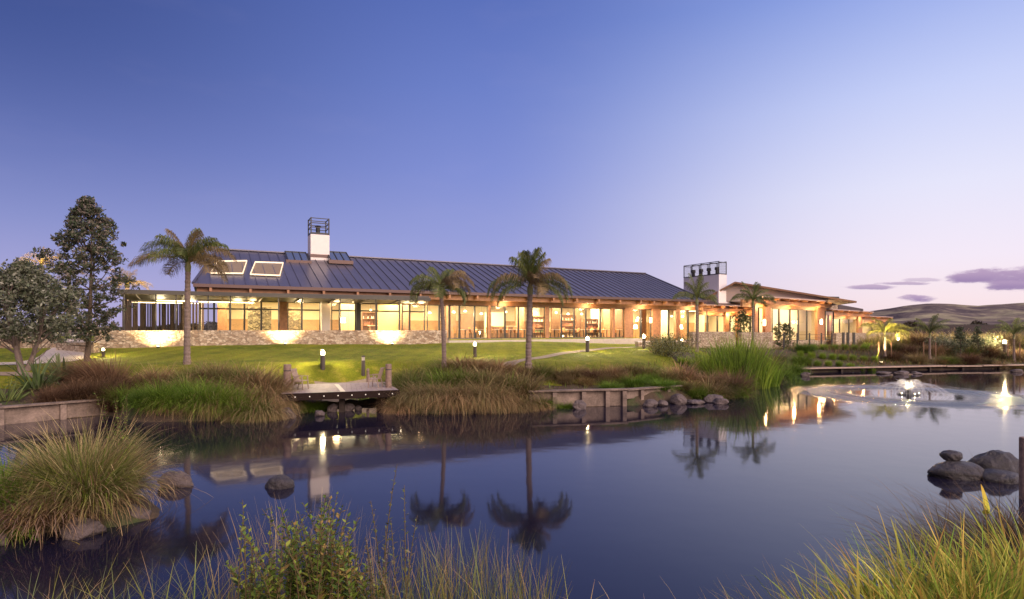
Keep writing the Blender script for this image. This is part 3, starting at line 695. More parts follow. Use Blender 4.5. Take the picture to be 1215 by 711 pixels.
# lamps inside (ceiling lights)
def area(name, x, y, z, e, sx, sy, col, par=None, rz=0.0):
    l = bpy.data.lights.new(name, 'AREA'); l.shape = 'RECTANGLE'; l.size = sx; l.size_y = sy; l.energy = e; l.color = col
    o = bpy.data.objects.new(name, l); CO.objects.link(o); o.location = (x, y, z); o.rotation_euler = (0, 0, rz)
    if par: o.parent = par
    return o
def point(name, loc, e, col=(1, .78, .45), r=.06, par=None):
    l = bpy.data.lights.new(name, 'POINT'); l.energy = e; l.color = col; l.shadow_soft_size = r
    o = bpy.data.objects.new(name, l); CO.objects.link(o); o.location = loc
    if par: o.parent = par
    return o
uu0, uu1 = U(243, 4), u1e + 2; n = 11
for k in range(n):
    x = uu0 + (uu1 - uu0) * (k + .5) / n
    area('ceiling_lamp', x, 4.6, EAVE - .56, 700 * (.55, 1.15, .8, 1.3, .9, .65, 1.2, .8, 1.0, 1.3, .9)[k], 2.6, 3.2, ((1, .83, .48), (1, .76, .40), (1, .86, .58))[k % 3], B)
for k in range(n):
    x = uu0 + (uu1 - uu0) * (k + .5) / n; point('ceiling_fill', (x, 3.2, 3.75), 230 * (.7, 1.2, .9, 1.2, 1, .7, 1.1, .8, 1.0, 1.2, 1)[k], (1, .74, .38), .12, B)  # points added in the rooms to brighten the ceiling
# downlights glowing along the soffit
for px in (262, 300, 350, 400, 440, 480, 520, 560, 610, 655, 700, 745, 778, 812, 832):
    x = U(px, .9); MB().cyl(x, .9, EAVE - .262, EAVE - .243, .07, n=10).build('downlight', M_PEND, B)
def point_(name, loc, e, col=(1, .78, .45), r=.06, par=None):
    l = bpy.data.lights.new(name, 'POINT'); l.energy = e; l.color = col; l.shadow_soft_size = r
    o = bpy.data.objects.new(name, l); CO.objects.link(o); o.location = loc
    if par: o.parent = par
    return o
for px in (300, 400, 500, 600, 700, 765, 822): point('soffit_lamp', (U(px, .8), .8, EAVE - .9), 150, (1, .62, .28), .25, B)
for px, v in ((190, 1), (225, 2)): point('lounge_lamp', (U(px, v), v, 3.9), 70, (1, .8, .45), .2, B)

# ---- furniture in the dining room, each piece on its own
def shelf_unit(pa, pb, v, z0, z1, label, nb):
    ua, ub = U(pa, v), U(pb, v); t = thing('display_shelves', label, 'shelves', W(ua, v, z0), AU); L = ub - ua; H_ = z1 - z0
    MB().box(0, L, .3, .34, 0, H_).build('back_panel', M_TIMBERD, t)
    s = MB(); ns = 4
    for k in range(ns + 1): s.box(.05, L - .05, 0, .297, H_ * k / ns - .02 + (.02 if k == 0 else 0), H_ * k / ns + .02)
    s.build('shelf', M_TIMBER, t); f = MB(); f.box(0, .047, 0, .297, 0, H_); f.box(L - .047, L, 0, .297, 0, H_); f.build('side_panel', M_TIMBERD, t)
    cols = [(.5, .4, .25), (.12, .2, .08), (.35, .1, .05), (.6, .55, .45)]
    for q in range(4):
        b = MB()
        for k in range(nb):
            x = .1 + (L - .2) * (k + .5) / nb + rng.uniform(-.03, .03)
            if rng.random() < .3: continue
            z = H_ * q / ns + .022; h = rng.uniform(.12, .3); b.cyl(x, .15, z, z + h, .045, .02 if h > .2 else .04, 8)
        b.build('bottles_on_shelf', material('bottle_%d' % q, cols[q], .3), t)['kind'] = 'stuff'
shelf_unit(627, 646, 5.0, FL, 3.7, 'timber bottle shelves behind the tall palm trunk inside the dining room', 14)
shelf_unit(666, 684, 5.0, FL, 3.9, 'tall timber bottle shelves in the middle of the dining room', 14)
shelf_unit(694, 710, 4.6, FL, 3.5, 'timber wine shelves by the right end of the dining room', 12)
shelf_unit(430, 446, 6.0, FL, 3.9, 'timber shelves beside the lit cream wall', 10)
def bar_counter(pa, pb, v, label):
    ua, ub = U(pa, v), U(pb, v); L = ub - ua; t = thing('bar_counter', label, 'counter', W(ua, v, FL), AU)
    MB().box(0, L, .05, .6, 0, 1.02).build('front_panel', M_TIMBERD, t); MB().box(-.08, L + .08, 0, .7, 1.023, 1.08).build('counter_top', M_CREAM, t)
bar_counter(586, 612, 4.4, 'long timber bar counter with pale top inside the dining room'); bar_counter(440, 447, 4.0, 'short dark service counter with pale top left of the cream wall')
Mch = material('amber_chair', (.38, .17, .06), .6)
def dchair():
    t = thing('dining_chair', '', 'chair', (0, 0, 0))
    MB().box(-.22, .22, -.22, .22, .44, .49).build('seat', Mch, t, bevel=.02); MB().hexa([(-.22, .18, .5), (.22, .18, .5), (.22, .22, .5), (-.22, .22, .5), (-.2, .26, .92), (.2, .26, .92), (.2, .30, .92), (-.2, .30, .92)]).build('backrest', Mch, t)
    for x in (-.19, .19):
        for y in (-.19, .19): MB().box(x - .02, x + .02, y - .02, y + .02, 0, .44).build('leg', M_STEEL, t)
    return t
def dtable():
    t = thing('dining_table', '', 'table', (0, 0, 0))
    MB().box(-.45, .45, -.45, .45, .72, .76).build('tabletop', material('table_cloth', (.7, .62, .5), .7), t)
    MB().cyl(0, 0, .04, .72, .05).build('pedestal', M_STEEL, t); MB().cyl(0, 0, 0, .037, .26).build('base', M_STEEL, t)
    return t
def pendant():
    t = thing('pendant_lamp', '', 'lamp', (0, 0, 0)); MB().cyl(0, 0, .22, 1.0, .008, n=6).build('cord', M_STEEL, t)
    MB().lathe([(.04, .12), (.11, .06), (.12, 0), (.06, -.04)], 12).build('lamp_shade', M_PEND, t); return t
pc, pt_, pl = dchair(), dtable(), pendant(); first = {'c': 1, 't': 1, 'p': 1}
def put(proto, key, loc, rz, label, group):
    if first[key]: first[key] = 0; proto.location = loc; proto.rotation_euler = (0, 0, rz); tag(proto, label, None, group); return proto
    return dup(proto, loc, rz, label, group)
spots = [552, 570, 590, 606, 622, 641, 658, 676, 692, 706, 720, 735]
between = ['in the first bay right of the stone wall', 'left of the thick steel mullion', 'in front of the cream wall panel', 'in front of the bar counter', 'left of the tall palm trunk', 'right of the tall palm trunk',
           'by the middle timber mullion', 'in front of the tall bottle shelves', 'in front of the wine shelves', 'between wine shelves and timber fin', 'in front of the timber fin', 'in the last bay before the big column']
for px, wh in zip(spots, between):
    v = 2.6; u = U(px, v); put(pt_, 't', W(u, v, FL), AU, 'small pale dining table ' + wh, 'dining tables along the windows')
    put(pc, 'c', W(u - .72, v, FL), AU + R(90), 'amber chair left of the table ' + wh, 'dining chairs along the windows')
    put(pc, 'c', W(u + .72, v, FL), AU + R(-90), 'amber chair right of the table ' + wh, 'dining chairs along the windows')
for px, v, h, wh in ((440, 3.5, 3.9, 'over the service counter'), (510, 3.4, 3.8, 'just left of the slim palm trunk'), (538, 3.4, 3.9, 'right of the slim palm trunk'), (552, 3.8, 4.0, 'over the first dining table'), (571, 3.6, 3.8, 'at the thick steel mullion'),
                  (600, 4.2, 4.0, 'over the bar counter'), (636, 4.0, 3.9, 'just right of the tall palm trunk'), (660, 3.6, 4.0, 'by the middle timber mullion'), (674, 3.8, 3.9, 'in front of the tall bottle shelves'), (690, 3.6, 3.9, 'over the gap before the wine shelves'), (757, 3.0, 3.6, 'inside the entrance beside the big timber column'),
                  (788, 3.4, 3.6, 'right of the second timber column'), (797, 3.4, 3.8, 'left of the slim timber post'), (810, 3.4, 3.8, 'right of the slim timber post')):
    put(pl, 'p', W(U(px, v), v, h), 0, 'glowing pendant lamp ' + wh, 'pendant lamps in the dining room')
def floor_lamp(px, v, fl, label):
    t = thing('floor_lamp', label, 'lamp', W(U(px, v), v, fl)); MB().cyl(0, 0, 0, .03, .16).build('base', M_STEEL, t)
    MB().cyl(0, 0, .033, 1.3, .015, n=8).build('stem', M_STEEL, t); MB().lathe([(.2, 1.25), (.13, 1.65)], 12).build('lamp_shade', emis_mat('bright_shade', (1, .84, .55), 12), t)
floor_lamp(407, 2.4, FL, 'bright floor lamp right of the white pillar'); floor_lamp(754, 2.4, FR, 'bright lamp just right of the big timber column'); floor_lamp(808, 2.3, FR, 'bright low lamp behind the slim timber post')
def pot_plant(px, v, fl, h, label, seed):
    t = thing('potted_plant', label, 'plant', W(U(px, v), v, fl)); MB().lathe([(.16, 0), (.22, .38), (.2, .4)], 12).build('pot', M_CONC, t)
    plant_leaves(t, seed, h)
# ---------------------------------------------------------------- link block and right wing
def frame_of(pa, Ya, pb, Yb):
    a = Vector((gx(pa, Ya), Ya)); b = Vector((gx(pb, Yb), Yb)); d = (b - a).normalized(); ang = math.atan2(d.y, d.x)
    def Uf(px, v):
        q = (px - HX) / F; return (q * (a.y + v * math.cos(ang)) - a.x + v * math.sin(ang)) / (math.cos(ang) - q * math.sin(ang))
    return a, ang, (b - a).length, Uf
def slab_pavilion(name, label, pa, Ya, pb, Yb, eave, fl, depth, cols, mull, over=1.2, rafts=10, tall=.3, roofm=None, back=M_TIMBERD, lamp=300, skew=0.0):
    a, ang, L, Uf = frame_of(pa, Ya, pb, Yb); t = thing(name, label, 'building', (a.x, a.y, 0), ang)
    sk = skew * depth; MB().hexa([(0, 0, eave - .12), (L, 0, eave - .12), (L, depth, eave - .12), (sk, depth, eave - .12), (0, 0, eave), (L, 0, eave), (L, depth, eave), (sk, depth, eave)]).build('roof', roofm or material('pale_fascia', (.38, .27, .24), .6), t)
    MB().box(0.02, L - .02, over * .4, over * .4 + .2, eave - .75, eave - .38).build('eave_beam', M_TIMBER, t)
    MB().box(0.1, L - .1, over - .1, over + .12, eave - 1.1, eave - .38).build('head_board', M_TIMBER, t)
    for k in range(rafts):
        x = L * (k + .5) / rafts; MB().box(x - .08, x + .08, -.05, depth * .3, eave - .36, eave - .123).build('rafter', M_TIMBER, t)
    MB().hexa([(.1 + skew * over, over - .2, .3), (L - .1, over - .2, .3), (L - .1, depth, .3), (sk, depth, .3), (.1 + skew * over, over - .2, fl), (L - .1, over - .2, fl), (L - .1, depth, fl), (sk, depth, fl)]).build('floor', M_CONC, t)
    MB().box(.1 + sk, L - .1, depth - .2, depth, fl, eave - .13).build('back_wall', M_CREAM, t)
    MB().hexa([(.1 + skew * over, over + .15, eave - .45), (L - .2, over + .15, eave - .45), (L - .2, depth - .22, eave - .45), (sk, depth - .22, eave - .45), (.1 + skew * over, over + .15, eave - .42), (L - .2, over + .15, eave - .42), (L - .2, depth - .22, eave - .42), (sk, depth - .22, eave - .42)]).build('ceiling', M_TIMBER, t)
    for k in range(3): point('eave_lamp', (L * (.18 + .32 * k), over - .75, eave - 1.0), lamp * .13, (1, .56, .22), .07, t)
    if skew: MB().bar((skew * over + .05, over, (fl + eave) / 2 - .07), (sk + .05, depth, (fl + eave) / 2 - .07), .1, eave - fl - .16).build('side_wall', M_TIMBER, t)
    for c0, c1 in cols: MB().box(Uf(c0, over - .3), Uf(c1, over - .3), over - .3, over - .0, .5, eave - 1.103 + .7).build('column', M_TIMBER, t)
    for m0, m1 in mull: window(m0, m1, fl + .003, eave - 1.103, over + .05, t, None, Uf, .07)
    area('ceiling_lamp', L / 2, depth * .5, eave - .5, lamp, L * .7, depth * .4, (1, .78, .45), t)
    MB().box(L - .12, L, over + .1, depth, fl, eave - .13).build('end_wall', M_CREAM, t)
    return t, Uf, L
# link with its own low hipped roof
lk, LU, LL = slab_pavilion('link_building', 'low timber link block between the seamed roof and the wing, behind two slim palms', 838, 59.5, 908, 64.5, 5.05, 1.3, 8, [(861, 865.5), (874.5, 878), (902, 907)], [(839.5, 851), (851.2, 861), (866, 874), (878.3, 890), (890.2, 901)], rafts=5, lamp=1500)
p_ = lambda px, py, v: (LU(px, v), v, EYE - (py - HY) / F * (59.5 + LU(px, v) * .6 + v * .8))
MB().add([(-1.5, -.1, 5.08), (LL + .5, -.1, 5.08), (LL - 1, 6, 6.1), (-4.2, 6, 7.0), (-2.0, -.1, 5.0)], [(0, 1, 2, 3)]).build('roof_slope', material('brown_roof', (.10, .062, .055), .5, metal=.3, var=.15), lk)
slab_pavilion('wing_pavilion', 'tall glazed timber pavilion with flat eave and rafter ends, right of the link block', 893, 57, 992, 69.5, 5.82, 1.25, 3.4, [(896, 899.5), (908, 915), (970, 978.5)], [(916, 924), (924.3, 937), (937.3, 947), (947.3, 957), (957.3, 969), (900, 907.5), (979, 989)], rafts=9, lamp=1100, skew=1.85)
slab_pavilion('wing_pavilion', 'middle timber pavilion of the wing with a lower flat eave', 984, 72, 1037, 84, 5.05, 1.4, 3.4, [(984, 986.5), (1018.5, 1023)], [(987, 996), (996.3, 1007), (1007.3, 1018)], rafts=9, lamp=650, skew=1.6)
slab_pavilion('wing_pavilion', 'last and lowest timber pavilion at the far end of the wing', 1021, 86, 1060, 97, 4.6, 1.4, 3.4, [(1021, 1023)], [(1024, 1034), (1034.3, 1044), (1044.3, 1055)], rafts=8, lamp=500, skew=1.6)
# gabled roof over the wing
def gable_roof():
    Y = 66; t = thing('wing_roof', 'dark gabled roof behind the flat eaves of the wing with a pale gable', 'roof', (gx(872, Y), Y, 0), R(-12))
    h = EYE + 57.5 / F * Y; a, b_ = -3.6, gx(1003, Y) - gx(872, Y); za, zb = EYE + 36 / F * Y, EYE + 33 / F * Y
    mr = material('dark_shingle', (.055, .042, .05), .6, metal=.2, var=.15)
    s = MB()
    for (x0, z0, x1, z1) in ((a, za, 0, h), (0, h, b_, zb)): s.hexa([(x0, 0, z0 - .15), (x1, 0, z1 - .15), (x1, 12, z1 - .15), (x0, 12, z0 - .15), (x0, 0, z0), (x1, 0, z1), (x1, 12, z1), (x0, 12, z0)])
    s.build('roof_slope', mr, t)
    MB().add([(a + .5, .5, za - .1), (b_ - .6, .5, zb - .1), (0, .5, h - .16)], [(0, 1, 2)]).build('gable_wall', material('pale_gable', (.34, .27, .25), .8), t)
    MB().bar((a, -.06, za - .08), (0, -.06, h - .08), .1, .2).bar((0, -.06, h - .08), (b_, -.06, zb - .08), .1, .2).build('barge_board', M_TIMBERD, t)
    return t
gable_roof()
def pale_dome():
    Y = 64; t = thing('pale_roof_hood', 'pale curved metal roof hood between the wide chimney and the gable', 'roof', (gx(871, Y), Y, 0), R(-20))
    m = MB(); pts = []
    for k in range(9):
        f = k / 8; pts.append(((f - .5) * 3.6, EYE + (37 + 11 * math.sin(math.pi * (.25 + .75 * f)) ** .8 * (1 - f * .25)) / F * Y))
    for (x0, z0), (x1, z1) in zip(pts[:-1], pts[1:]): m.hexa([(x0, 0, 5), (x1, 0, 5), (x1, 3, 5), (x0, 3, 5), (x0, 0, z0), (x1, 0, z1), (x1, 3, z1), (x0, 3, z0)])
    m.build('hood', material('pale_zinc', (.60, .58, .64), .5, metal=.2), t)
pale_dome()
def wide_chimney():
    Yn = 62.5; x, y, _ = at(853, 400, Yn); t = thing('wide_chimney', 'wide white chimney block with four flues in an open steel cage', 'chimney', (x, y, 0), AU)
    w_, d_ = .0, 5.2; w_ = 1.15; z1 = EYE + 66.5 / F * Yn; z2 = EYE + 81.5 / F * Yn
    MB().box(0, w_, 0, d_, 4.5, z1).build('stack', material('white_block', (.66, .62, .66), .8, var=.04), t)
    MB().box(-.3, w_ + .3, -.25, d_, 4.5, EYE + 47 / F * Yn).build('plinth', M_WHITE, t)
    f = MB(); r = .035
    for i in range(5):
        yy = d_ * i / 4; yy = min(max(yy, r), d_ - r)
        for xx in (r, w_ - r): f.box(xx - r, xx + r, yy - r, yy + r, z1 + .003, z2)
        f.box(2 * r, w_ - 2 * r, yy - r, yy + r, z2 - .07, z2)
    for xx in (r, w_ - r):
        f.box(xx - r * .8, xx + r * .8, 0, d_, z2 + .002, z2 + .07); f.box(xx - r * .8 - .03, xx + r * .8 + .03, 0, d_, z1 + .004, z1 + .09)
    f.box(2 * r, w_ - 2 * r, 0, .05, z1 + .01, z1 + .1)
    for k in range(1, 50): yy = d_ * k / 50; f.box(.028, .040, yy - .005, yy + .005, z1 + .1, z2)
    for k in range(1, 8): zz = z1 + (z2 - z1) * k / 8; f.box(.026, .042, .07, d_ - .07, zz - .005, zz + .005); f.box(.07, w_ - .07, .026, .042, zz - .005, zz + .005)
    for k in range(1, 11): xx = w_ * k / 11; f.box(xx - .005, xx + .005, .028, .040, z1 + .1, z2 - .07)
    f.build('steel_cage', M_STEEL, t)
    for k in range(4):
        yy = .8 + k * 1.15; MB().cyl(w_ * .5, yy, z1, z1 + .55, .17, n=12).cyl(w_ * .5, yy, z1 + .555, z1 + .85, .25, .23, n=12).build('flue', M_STEEL, t)
wide_chimney()
def small_stack():
    Y = 76; t = thing('roof_stack', 'small dark stone stack with a dark cap at the end of the wing roof', 'chimney', (gx(985, Y), Y, 0), R(20))
    MB().box(0, 1.3, 0, 1.3, 4.9, EYE + 37 / F * Y).build('stack', M_STONE, t); MB().box(-.4, 1.45, -.1, 1.4, EYE + 37.4 / F * Y, EYE + 40 / F * Y).build('cap', M_STEEL, t)
    MB().hexa([(1.4, 0, 5.0), (5.8, 0, 4.9), (5.8, 5, 4.9), (1.4, 5, 5.0), (1.4, 0, EYE + 31 / F * Y), (5.8, 0, EYE + 26 / F * Y), (5.8, 5, EYE + 26 / F * Y), (1.4, 5, EYE + 31 / F * Y)]).build('roof_slope', material('dark_shingle', (.055, .042, .05)), t)
small_stack()

# ---------------------------------------------------------------- free-standing walls
def wall(name, pts, z1, th, label, mat, z0=.3, cap=None, cat='wall'):
    """wall along plan points"""
    (x0, y0), (x1, y1) = pts; L = math.hypot(x1 - x0, y1 - y0); t = thing(name, label, cat, (x0, y0, 0), math.atan2(y1 - y0, x1 - x0))
    MB().box(0, L, 0, th, z0, z1).build('wall_face', mat, t, bevel=.02)
    if cap: MB().box(-.03, L + .03, -.04, th + .04, z1 + .003, z1 + .07).build('coping', cap, t, bevel=.008)
    return t
def plan(px, Y): return (gx(px, Y), Y)
wv = -3.5; wa, wb = W(U(112, wv), wv), W(U(531, wv), wv)
wall('stone_wall', [wa[:2], wb[:2]], 2.40, .45, 'long rubble stone wall below the veranda with three uplights', M_STONE, .6)
wall('stone_wall', [plan(-60, 33), plan(62, 33)], 2.05, .4, 'stone wall behind the left tree across the wide path', M_STONE, .6)
wall('stone_wall', [plan(66, 31.5), plan(111, 30.2)], 1.75, .3, 'low stone wall under the lamp post beside the wide path', M_STONE, .6, M_CONC)
wall('retaining_wall', [plan(532, 43.6), plan(764, 56)], 1.64, .3, 'long low concrete retaining wall below the planted strip', M_CONC, .5)
wall('low_wall', [plan(757, 47), plan(813, 49)], 1.45, .4, 'low pale stone wall beside the lamp at the entrance', M_STONE, .3, M_WHITE)
wall('stone_wall', [plan(822, 48), plan(873, 50.5)], 2.28, .4, 'rubble stone wall between the slim palms', M_STONE, .3)
wall('stone_wall', [plan(880, 50.8), plan(917, 53)], 2.22, .4, 'short rubble stone wall right of the dark shrub', M_STONE, .3)
wall('low_wall', [plan(917, 54), plan(992, 58)], 1.42, .4, 'low pale wall under the terrace rail', M_STONE, .3)
wall('stone_wall', [plan(992, 58), plan(1062, 72)], 2.12, .4, 'stone garden wall at the far end of the wing', M_STONE, .3)
# planted strip on top of the retaining wall: turf bed
tb = [plan(533, 43.95), plan(763, 56.3), plan(748, 58.2), plan(533, 46.4)]
tag(MB().add([(*p, 1.70) for p in tb] + [(*p, .9) for p in tb], [(0, 1, 2, 3), (0, 4, 5, 1), (1, 5, 6, 2), (2, 6, 7, 3), (3, 7, 4, 0)]).build('ground_bed', M_LAWN), 'raised turf strip along the dining room windows', kind='structure')

def rail():
    t = thing('terrace_rail', 'thin steel terrace rail on dark posts in front of the wing', 'railing', (0, 0, 0)); Y0, Y1 = 51, 56
    ps = [930, 946, 960.5, 974.5, 987]
    pts = [Vector((gx(p, Y0 + (Y1 - Y0) * i / 4), Y0 + (Y1 - Y0) * i / 4, 0)) for i, p in enumerate(ps)]
    for p in pts: MB().box(p.x - .05, p.x + .05, p.y - .05, p.y + .05, .5, 2.15).build('post', M_STEEL, t)
    r = MB()
    for z in (2.0, 1.7): 
        for a, b_ in zip(pts[:-1], pts[1:]): r.bar((a.x, a.y - .07, z), (b_.x, b_.y - .07, z), .03)
    r.build('rail', M_STEEL, t)
rail()
for k, px in enumerate((1000.5, 1006, 1013)):
    o = MB().box(-.09, .09, -.09, .09, -.6, 1.0).build('steel_post', M_STEEL, None, (gx(px, 56), 56, 1.2)); tag(o, ['dark square garden post, first of three in front of the garden wall', 'dark square garden post, middle of three in front of the garden wall', 'dark square garden post, last of three in front of the garden wall'][k], 'post')
# dark screen fence below the hills
def fence():
    a, b_ = plan(1088, 62), plan(1300, 70); L = math.hypot(b_[0] - a[0], b_[1] - a[1]); t = thing('screen_fence', 'long dark slatted fence below the hills', 'fence', (*a, 0), math.atan2(b_[1] - a[1], b_[0] - a[0]))
    m = MB(); n = int(L / .16)
    for k in range(n): m.box(k * .16, k * .16 + .15, 0, .03, .6, 2.98)
    m.build('slat_panel', material('black_timber', (.028, .018, .02), .8, var=.4), t)
    for k in range(9): MB().box(L * k / 8 - .06, L * k / 8 + .06, .04, .16, .4, 3.0).build('post', M_STEEL, t)
    MB().box(0, L, -.03, .10, 3.003, 3.05).build('rail', M_STEEL, t)
fence()

# the building sits closer than first measured: bring all of it along the lines of sight, at matching size
PULL = {'wing_pavilion': .74, 'terrace_rail': .78, 'steel_post': .78, 'low_wall': .80, 'screen_fence': 1.0, 'wing_roof': .78, 'roof_stack': .76}
for o in set(CO.objects) - BEFORE:
    if o.parent is None:
        k = next((v for n, v in PULL.items() if o.name.startswith(n)), .83)
        if o.name.startswith('stone_wall') and o.location.x > 5: k = .78
        o.location = Vector((0, 0, EYE)) + (o.location - Vector((0, 0, EYE))) * k; o.scale = o.scale * k
bpy.context.view_layer.update()

# ---------------------------------------------------------------- vegetation generators (numpy)
def C3(*a): return np.array(a, float)
TAN = C3(.30, .19, .12); TANL = C3(.44, .31, .20); RED = C3(.085, .048, .034); REDL = C3(.14, .085, .058); GRN = C3(.085, .14, .018); GRNL = C3(.17, .23, .03)
OLV = C3(.10, .10, .035); YEL = C3(.33, .29, .06); DRK = C3(.045, .04, .028); BRN = C3(.15, .085, .05); LIME = C3(.16, .26, .03); SAGE = C3(.15, .17, .09)
GAIN = 1.42
def blades(n, seed, rad, hgt, hvar=.3, lean=.5, droop=1.2, width=.012, segs=5, roots=(GRN,), tips=(TAN,), wind=(0, 0), split=None, flat=1.0, tipstart=.45, inner=.2, zf=None):
    """n curved grass blades from one clump; returns verts, quads, colours. Angles grow outwards from the middle."""
    r = np.random.RandomState(seed)
    az = r.rand(n) * 2 * np.pi; rr = np.sqrt(r.rand(n)); ox, oy = rad * rr * np.cos(az), rad * rr * np.sin(az) * flat
    out = az + r.randn(n) * .5
    L = hgt * (1 - hvar / 2 + hvar * r.randn(n) * .6).clip(.25, 1.7)
    th0 = lean * (inner + (1 - inner) * rr) * (.4 + .9 * r.rand(n)); dr = droop * (.3 + 1.1 * r.rand(n))
    P = np.stack([ox, oy, np.zeros(n) if zf is None else zf(ox, oy)], 1); V = []; C = []
    ra = np.array(roots)[r.randint(len(roots), size=n)]; ta = np.array(tips)[r.randint(len(tips), size=n)]; br = GAIN * (.65 + .7 * r.rand(n))[:, None]
    kb = np.where(r.rand(n) < .16, r.randint(2, segs + 1, size=n), 99); ka = .5 + 1.3 * r.rand(n)          # some blades are snapped over
    sx, sy = -np.sin(out + r.randn(n) * .8), np.cos(out + r.randn(n) * .8); wv_ = width * (.45 + .7 * r.rand(n) + .9 * (r.rand(n) < .15))
    for k in range(segs + 1):
        t = k / segs; w_ = wv_ * (1 - t) ** .6 * (.5 if k == 0 else 1) + .0008
        S = np.stack([sx * w_, sy * w_, np.zeros(n)], 1) / 2
        V.append(np.stack([P - S, P + S], 1)); c = (ra + (ta - ra) * np.clip((t - tipstart) / (1 - tipstart), 0, 1)) * br; C.append(np.stack([c, c], 1))
        th = th0 + dr * t ** 1.3 + np.where(k >= kb, ka, 0); D = np.stack([np.sin(th) * np.cos(out) + wind[0] * t, np.sin(th) * np.sin(out) + wind[1] * t, np.cos(th)], 1)
        P = P + D * (L / segs)[:, None]
    V = np.stack(V, 1).reshape(n, -1, 3); C = np.stack(C, 1).reshape(n, -1, 3); m = 2 * (segs + 1)
    q = np.array([[2 * k, 2 * k + 1, 2 * k + 3, 2 * k + 2] for k in range(segs)])
    Fq = (np.arange(n)[:, None, None] * m + q[None]).reshape(-1, 4)
    return V.reshape(-1, 3), Fq, C.reshape(-1, 3)
def join(*parts):
    V, Fs, C, k = [], [], [], 0
    for v, f, c in parts: V.append(v); Fs.append(f + k); C.append(c); k += len(v)
    return np.concatenate(V), np.concatenate(Fs), np.concatenate(C)
def leafquads(cent, size, r, cols, up=.3, aspect=2.2):
    """one folded diamond leaf at each centre"""
    n = len(cent); d = r.randn(n, 3); d[:, 2] += up; d /= np.linalg.norm(d, axis=1)[:, None]
    e = np.cross(d, r.randn(n, 3)); e /= np.linalg.norm(e, axis=1)[:, None] + 1e-9; s = (size * (.45 + 1.0 * r.rand(n) ** 1.5))[:, None]
    V = np.stack([cent - d * s * .5, cent + e * s / aspect / 2 - d * s * .05, cent + d * s * .5, cent - e * s / aspect / 2 - d * s * .05], 1)
    c = np.array(cols)[r.randint(len(cols), size=n)] * (.6 + .8 * r.rand(n))[:, None]
    return V.reshape(-1, 3), np.arange(n * 4).reshape(-1, 4), np.repeat(c, 4, 0)
def plant_leaves(parent, seed, h):
    r = np.random.RandomState(seed); P = r.randn(200, 3) * (h * .22, h * .22, h * .25) + (0, 0, .4 + h * .45)
    v, f, c = leafquads(P, .16, r, [GRN, GRNL * .8]); np_mesh('leaves', v, f, c, M_LEAF, parent)
for a_ in ((352, 2.3, FL, 1.0, 'bushy potted plant left of the dark stone panel', 1), (376, 2.3, FL, 1.1, 'bushy potted plant left of the white pillar', 2), (842, 2.2, FR, .9, 'potted plant inside the link block glass', 3), (460, 2.3, FL, .7, 'small potted plant in front of the lit cream wall', 4)): pot_plant(*a_)

def leafy_tree(name, label, px, Y, base_z, top_z, crown_lo, rx, ry, seed, nclump, leaves_per, lsize, cols, trunk_r, stems=1, bark=None, offset=0.0, taper=1.0, crad=.34, group=None, up=.3, colz=None):
    r = np.random.RandomState(seed); x = gx(px, Y); t = thing(name, label, 'tree', (x, Y, base_z), 0, group); H_ = top_z - base_z; lo = crown_lo - base_z
    mb = MB(); cl = []
    k = 0
    while k < nclump:                                            # clump centres near the shell of an uneven crown
        f = r.rand() ** .85; z = lo + (H_ - lo) * f
        prof = (math.sin(math.pi * min(1, (f * .86 + .14) ** taper)) ** .75)
        a = r.rand() * 6.283; q = r.rand() ** .45 * prof * (1 + .16 * math.sin(a * 3 + z * 2.3) + .18 * (r.rand() - .5))
        cl.append((offset * f + rx * q * math.cos(a), ry * q * math.sin(a), z)); k += 1
    cl = np.array(cl); sp = []
    for s in range(stems):
        a = 6.28 * s / stems + .4; base = Vector((.05 * math.cos(a) * (stems > 1), .05 * math.sin(a) * (stems > 1), -.15)); sway = .12 * H_ if stems > 1 else .02 * H_
        pts = [base + Vector((sway * 1.9 * math.cos(a) * f ** .9 + .03 * math.sin(5 * f + s) + offset * f * f, sway * math.sin(a) * f, (H_ * (.93 if stems == 1 else .75)) * f)) for f in np.linspace(0, 1, 9)]
        mb.tube(pts, [trunk_r * (1 - .88 * f) * (1.25 if f == 0 else 1) for f in np.linspace(0, 1, 9)], 9); sp.append(pts)
    for c in cl[:: max(1, nclump // 70)]:
        c = Vector(c); pts = min(sp, key=lambda P: min((p - c).length for p in P)); cand = [p for p in pts if p.z < c.z - .12] or [pts[1]]
        p = min(cand, key=lambda p: abs((c - p).length - 1.1 * abs(c.xy.length))); m = p.lerp(c, .5) + Vector((0, 0, -.04 * H_ * .5))
        mb.tube([p, m, c], [trunk_r * .28, trunk_r * .17, .008], 5, False)
    mb.build('trunk', bark or M_BARK, t, smooth=True)
    P = np.repeat(cl, leaves_per, 0); d = r.randn(len(P), 3); d /= np.linalg.norm(d, axis=1)[:, None]; P = P + d * (crad * (.25 + .75 * r.rand(len(P)) ** .5) * np.repeat(.55 + .8 * r.rand(nclump), leaves_per))[:, None] * (1, 1, .8)
    v, f, c = leafquads(P, lsize, r, cols, up); np_mesh('crown', v, f, c, M_LEAF, t); return t
leafy_tree('evergreen_tree', 'tall dark evergreen tree with a pointed open crown on the lawn by the stone wall', 103, 22.0, 1.25, at(0, 236, 22)[2], at(0, 402, 22)[2], 1.5, 1.35, 7, 400, 50, .125,
           [C3(.045, .065, .032), C3(.07, .085, .045), C3(.13, .12, .085), C3(.055, .065, .05), C3(.22, .18, .16)], .10, bark=M_BROWN, taper=.88, crad=.2)
